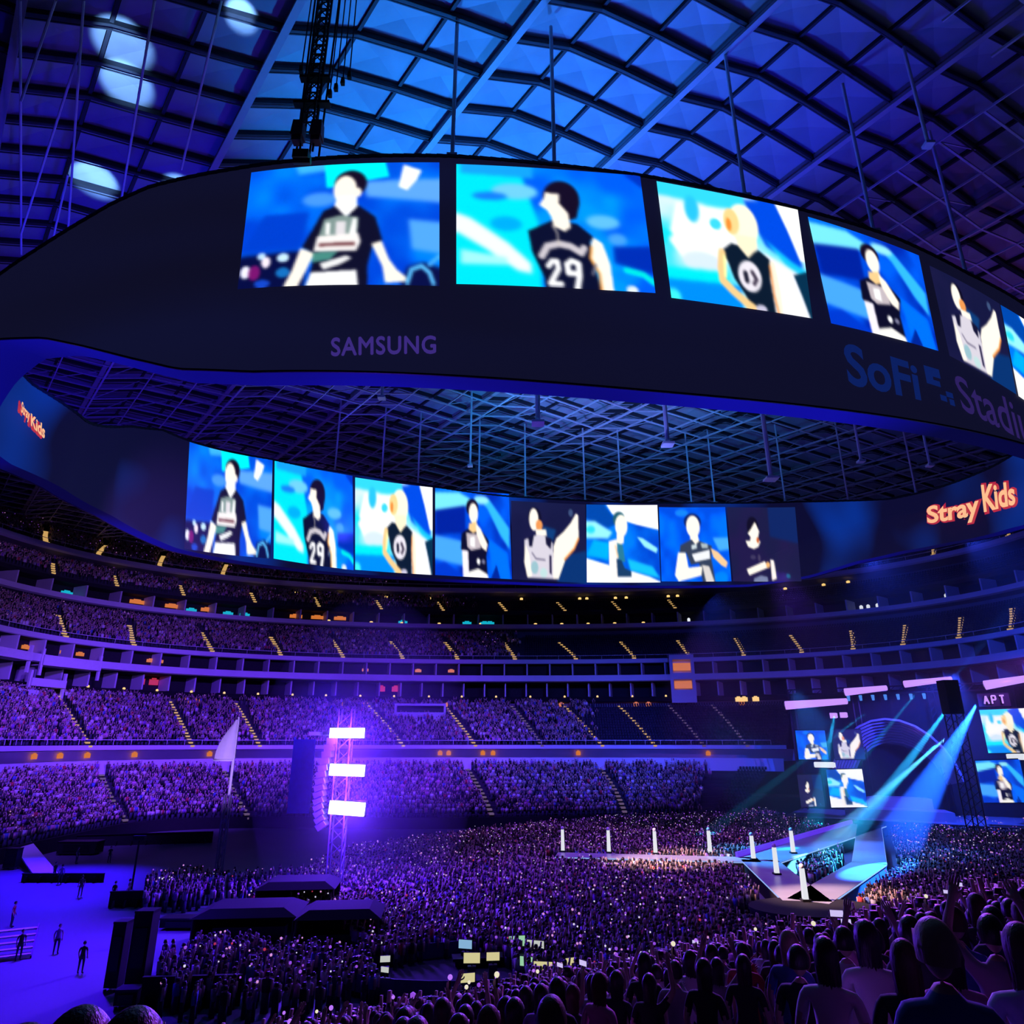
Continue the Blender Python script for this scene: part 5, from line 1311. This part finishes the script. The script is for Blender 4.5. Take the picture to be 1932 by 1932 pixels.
# keep the sight line over the first rows free in the middle, as in the photo
top_y = proj(np.stack([A[:, 1], A[:, 2], A[:, 3] + 1.74], -1))[1]
lim = np.interp(px, [0, 500, 1000, 1250, 1450, 1600, 1700, 1932], [1893, 1893, 1880, 1862, 1800, 1725, 1690, 1650])
lim = lim - np.clip((A[:, 0] - np.where(px < 1450, 4, 6)) / 9, 0, 1) * 140 + np.where((px > 1380) & (px < 1660) & (A[:, 0] < 13), 25, 0)
lim = np.where(px < 330, 2100, lim)
ok &= top_y > lim
ok &= ~((A[:, 0] < 9) & (px > 640) & (px < 1430) & (top_y < 1868)) & ~((A[:, 0] < 5.2) & (px > 1430) & (px < 1730))
ok &= ~((A[:, 0] < 4.6) & (px > 330) & (px < 1700))
A = A[ok]; px = px[ok]; py = py[ok]
order = np.argsort(A[:, 0]); A = A[order]; px = px[order]; py = py[order]
LIM = 268
gname = 'spectators in the rows of the near stand'
pale = []
for i in range(min(LIM, len(A))):
    d, x, y, z = A[i]
    pose = random.choices(['down', 'both', 'one', 'clap'], [.62, .07, .16, .15] if d > 5 else [.8, .02, .1, .08])[0]
    if d < 3.4 and px[i] < 400: pose = 'down'
    lh = random.random() < .6; sh = random.choices(range(8), [.10, .13, .33, .2, .08, .07, .05, .04])[0]; hr = random.choices([0, 1, 2], [.7, .24, .06])[0]
    sc = random.gauss(.97, .035); rz = math.atan2(STAGE_C[1] - y, STAGE_C[0] - x) - math.pi / 2 + random.uniform(-.35, .35)
    zone = 'nearest rows' if d < 7 else 'middle rows' if d < 14 else 'lower rows'
    o = person((x, y, z), rz, pose, lh, sh, hr, sc, 'spectator, %s top, %s %s hair, %s, in %s of the near stand' % (SHN[sh], 'long' if lh else 'short', HAIRM[hr][1], POSE[pose], zone), gname)
    if pose == 'one' and random.random() < .65: pale.append((o, rz, sc, d))
for px_, d_, sh, lab in ((42, 3.3, 3, 'spectator with short dark hair at the corner of the near stand above the floor'), (146, 3.4, 5, 'spectator in a red top with short dark hair in front of the open floor'), (246, 3.3, 2, 'spectator in black with short dark hair, third head from the corner')):
    r = ray(px_, 1905); x, y = r[0] / math.hypot(r[0], r[1]) * d_, r[1] / math.hypot(r[0], r[1]) * d_
    q_ = ND[0] * x + ND[1] * y
    person((x, y, near_z(q_)), -.5, 'down', False, sh, 0, 1.09, lab)
rest = A[LIM:]
rp = np.stack([rest[:, 1], rest[:, 2], rest[:, 3]], -1)
crowd('crowd', rp, facing(rp), 'dim standing crowd filling the farther rows of the near stand', [.10, .13, .30, .2, .10, .07, .05, .05])
spark('hand_lights', pick(rp, 200), E('hand_violet', (190, 110, 255), .8), .07, 'scattered small hand lights in the farther rows of the near stand', (1.4, 2.0))
for k, (o, rz, sc, d) in enumerate(pale[:34]):
    p = hand_of(o, rz, sc)
    if k % 3 == 0:
        t = empty('phone', p, rz, 'lit phone held up by a spectator in the near stand', 'phone', 'phones held up in the near stand')
        b = MB(); b.box((0, 0, .06), (.150, .010, .075)); b.build('case', m_black, t)
        b = MB(); b.box((0, -.007, .06), (.140, .003, .066)); b.build('display', E('phone_display', (215, 200, 255), .9), t)
    else:
        t = empty('light_stick', p, rz, 'glowing round light stick held up by a spectator in the near stand', 'light stick', 'light sticks held up in the near stand')
        b = MB(); b.tube((0, 0, -.12), (0, 0, .06), .016, n=8); b.build('handle', m_black, t)
        b = MB(); b.ball((0, 0, .10), .036, seg=12, rings=8); b.build('globe', E(('stick_pink', 'stick_cream', 'stick_violet')[k % 3], ((255, 130, 225), (240, 232, 200), (190, 120, 255))[k % 3], .95), t, True)

# ------------------------------------------------------------------ haze over the stage, and haze added round the lit tower for lens bloom
def haze(name, lo, hi, dens, label, ball=None):
    m = bpy.data.materials.new(name); m.use_nodes = True; nt = m.node_tree
    nt.nodes.remove(nt.nodes['Principled BSDF'])
    v = nt.nodes.new('ShaderNodeVolumeScatter'); v.inputs['Density'].default_value = dens; v.inputs['Anisotropy'].default_value = .2
    nt.links.new(v.outputs['Volume'], nt.nodes['Material Output'].inputs['Volume'])
    b = MB(); c = [(a + d) / 2 for a, d in zip(lo, hi)]
    if ball: b.ball((0, 0, 0), 1.0, [d for d in hi], 28, 18)
    else: b.box(c, [d - a for a, d in zip(lo, hi)])
    tag(b.build(name, m, None, bool(ball), ball), label, 'haze', kind='stuff')
haze('stage_haze', (-50, -38, -34), (50, 38, 34), .0042, 'thin haze over the stage end that shows the beams', (72, 110, 16))
th_ = dt.location
haze('tower_bloom_haze', (-11, -5, -17), (11, 5, 17), .013, 'thin haze and imitated lens bloom around the lit delay tower', (th_.x + 2.2, th_.y - .2, 12.0))

# ------------------------------------------------------------------ lights
def spot(loc, tgt, col, watts, deg, blend=.5, rad=.3, name='spot'):
    l = bpy.data.lights.new(name, 'SPOT'); l.color = col; l.energy = watts; l.spot_size = math.radians(deg); l.spot_blend = blend; l.shadow_soft_size = rad
    o = bpy.data.objects.new(name, l); COL.objects.link(o); o.location = loc
    o.rotation_euler = (Vector(tgt) - Vector(loc)).to_track_quat('-Z', 'Y').to_euler()
    return o
VIO, BLU, CYA, PUR, WARM = (.15, .035, 1.0), (.02, .06, 1.0), (.01, .48, 1.0), (.35, .075, 1.0), (1.0, .72, .58)
K = 1000.0
# floods on the ring's underside, over floor and far stands
for deg, tgt, col, w in ((28, (95, 150, 28), BLU, 330), (8, (108, 118, 24), BLU, 260), (95, (8, 152, 4), VIO, 420), (110, (-15, 155, 5), VIO, 260), (100, (-30, 165, 10), VIO, 900), (125, (-70, 150, 14), VIO, 950), (75, (14, 165, 10), (.05, .09, 1.0), 520), (150, (-75, 130, 10), VIO, 800), (60, (45, 160, 16), BLU, 300), (170, (-80, 105, 6), VIO, 500)):
    p = math.radians(deg); x, y = ring_plan(p, 2.6); spot((float(x), float(y), float(ring_bot(p)) + 1), tgt, col, w * K * .15, 75, .8, .6, 'ring_flood')
for tgt, col, w in (((10, 80, 0), PUR, 300), ((28, 95, 0), PUR, 260), ((-12, 60, 0), VIO, 160), ((30, 62, 1), PUR, 150), ((48, 88, 2), VIO, 120), ((5, 105, 0), PUR, 220)):
    spot((tgt[0] * .8, tgt[1] + 8, 38), tgt, col, w * K * .13, 70, .9, 1.0, 'crowd_flood')
# blue wash on the open floor
spot((-52, 92, 26), (-50, 78, 0), (.03, .003, 1.0), 210 * K, 60, .9, .8, 'floor_wash')
spot((-34, 60, 24), (-34, 52, 0), (.05, .002, 1.0), 120 * K, 75, .9, .8, 'floor_wash')
spot((-20, 78, 22), (-22, 66, 0), (.02, .006, 1.0), 14 * K, 80, .9, .8, 'floor_wash')
# roof wash from the top of the ring and from below
for loc, tgt, col, w, a in (((-10, 60, 46), (-7, 52, 76), (.008, .27, 1.0), 66, 90), ((6, 62, 48), (6, 54, 76), (.02, .19, 1.0), 56, 90), ((18, 64, 48), (21, 54, 76), (.03, .085, 1.0), 34, 80), ((30, 60, 52), (34, 47, 76), (.01, .006, 1.0), 11, 85), ((0, 90, 52), (4, 105, 72), (.008, .20, .55), 24, 120), ((30, 95, 50), (34, 110, 72), (.01, .15, .45), 20, 120), ((-44, 62, 42), (-42, 62, 76), (.008, .010, 1.0), 17, 105), ((-60, 80, 40), (-60, 95, 72), (.03, .01, .8), 17, 110), ((-26, 100, 44), (-30, 115, 70), (.04, .04, .7), 20, 120), ((44, 66, 44), (54, 58, 76), (.02, .006, .5), 4, 110), ((62, 70, 44), (66, 66, 76), (.16, .03, .25), 6, 120)):
    spot(loc, tgt, col, w * K * .85, a, .9, 1.0, 'roof_wash')
spot((8, 72, 20), (14, 92, 62), (.16, .22, 1.0), 110 * K, 44, .8, .5, 'rod_wash')
# tight bright pools on the roof film at the upper end
for px, py, Y, w in ((210, 72, 62, 8.5), (222, 150, 67, 8.0), (162, 340, 84, 11), (330, 352, 78, 5), (452, 8, 50, 4.5)):
    r = ray(px, py); tt = 0; best = None
    for Yq in np.linspace(40, 160, 600):
        q = at(px, py, Yq)
        if q.z >= roof_at(q.x, q.y) - .2: best = q; break
    if best is None: continue
    spot((best.x + .8, best.y - 1.6, best.z - 4.6), (best.x, best.y + .6, best.z), (.22, .48, 1.0), w * K * .8, 40, .6, .15, 'roof_spot')
# stage: beams through the haze
for a, c, col, w, deg in (((1802, 1318, 119), (1560, 1645, 82), (.02, .42, 1.0), 1300, 2.3), ((1786, 1392, 119), (1497, 1640, 86), (.12, .55, 1.0), 1200, 2.0), ((1768, 1402, 119), (1515, 1655, 84), (.02, .5, 1.0), 900, 1.8), ((1735, 1300, 121), (1470, 1622, 92), CYA, 160, 2.2), ((1842, 1330, 110), (1660, 1650, 78), (.01, .10, 1.0), 1500, 6.5), ((1640, 1340, 122), (1300, 1600, 105), CYA, 120, 2.6), ((1575, 1345, 123), (1535, 1560, 118), CYA, 90, 9)):
    spot(at(*a), at(*c), col, w * K * 7, deg, .3, .15, 'beam')
for c in ((1672, 1010, 95), (1740, 1000, 95), (1600, 1180, 112), (1905, 1150, 95)):
    spot(at(1794, 1284, 118), at(*c), (.02, .12, 1.0), 900 * K, 5.5, .5, .15, 'beam')
spot((-8, 58, 39), (float(cw['T'].x) + 3, float(cw['T'].y) + 2, 1), (1.0, .58, .50), 420 * K, 13, .9, .3, 'follow_spot')
spot((-12, 62, 39), (float(cw['K'].x) - 10, float(cw['K'].y), 1), (1.0, .62, .50), 380 * K, 16, .9, .3, 'follow_spot')
spot((6, 100, 38), (float(cw['K'].x) + 5, float(cw['K'].y) + 2, 1), (.02, .40, 1.0), 330 * K, 26, .8, .3, 'follow_spot')
spot((sA.x + 22, 108, 24), (sA.x + 24, 130, 4), BLU, 90 * K, 100, .8, .5, 'stage_wash')
spot((sA.x + 30, 100, 26), (sA.x + 22, 132, 14), PUR, 30 * K, 70, .8, .5, 'stage_wash')
spot((40, 100, 22), (46, 92, 0), (.03, .2, 1.0), 60 * K, 50, .8, .5, 'stage_wash')
# the tower's own lamps, plus point lights added to feed its bloom
for k in range(3):
    p = Vector(at(655, (1383, 1452, 1523)[k], 71.5)); spot(p + Vector((0, -.6, 0)), p + Vector((1.5, -12, -5)), (.16, .03, 1.0), 8 * K, 120, .6, .5, 'tower_lamp')
    spot(p + Vector((-.6, -.9, 0)), p + Vector((-1.6, .6, -.5)), (.14, .04, 1.0), 1.2 * K, 150, .6, .3, 'tower_lamp')
    l = bpy.data.lights.new('tower_glow', 'POINT'); l.color = (.085, .010, 1.0); l.energy = 9000; l.shadow_soft_size = .5
    o = bpy.data.objects.new('tower_glow', l); COL.objects.link(o); o.location = p + Vector((.9, -1.0, 0))
spot((ft.location.x + 6, 66, 3), (ft.location.x, 84, 15), (.45, .25, 1.0), 26 * K, 45, .8, .3, 'mast_fill')  # unseen fill spot added to brighten the slim mast
spot((-30, 70, 34), (-112, 150, 62), (.30, .12, 1.0), 95 * K, 60, .9, .5, 'deck_fill')  # unseen fill added in mid air to lift the topmost deck crowd
# cool light over the near rows, from the stage side
spot((14, 62, 33), (8, 10, 10), (.24, .06, 1.0), 120 * K, 60, .9, .6, 'near_wash')
spot((34, 62, 30), (16, 14, 9), (.40, .05, .75), 60 * K, 50, .9, .6, 'near_wash')

w = bpy.data.worlds.new('world'); SC.world = w; w.use_nodes = True
w.node_tree.nodes['Background'].inputs['Color'].default_value = (.0015, .0015, .007, 1)
w.node_tree.nodes['Background'].inputs['Strength'].default_value = 1.0
SC.view_settings.view_transform = 'Standard'; SC.view_settings.look = 'None'
SC.view_settings.exposure = 0.0; SC.view_settings.gamma = 1.0
cy = SC.cycles
cy.max_bounces = 3; cy.diffuse_bounces = 2; cy.glossy_bounces = 1; cy.transmission_bounces = 2; cy.volume_bounces = 0; cy.transparent_max_bounces = 4
cy.sample_clamp_indirect = 2.0; cy.caustics_reflective = False; cy.caustics_refractive = False
cy.use_denoising = True
cy.use_adaptive_sampling = True; cy.adaptive_threshold = .03
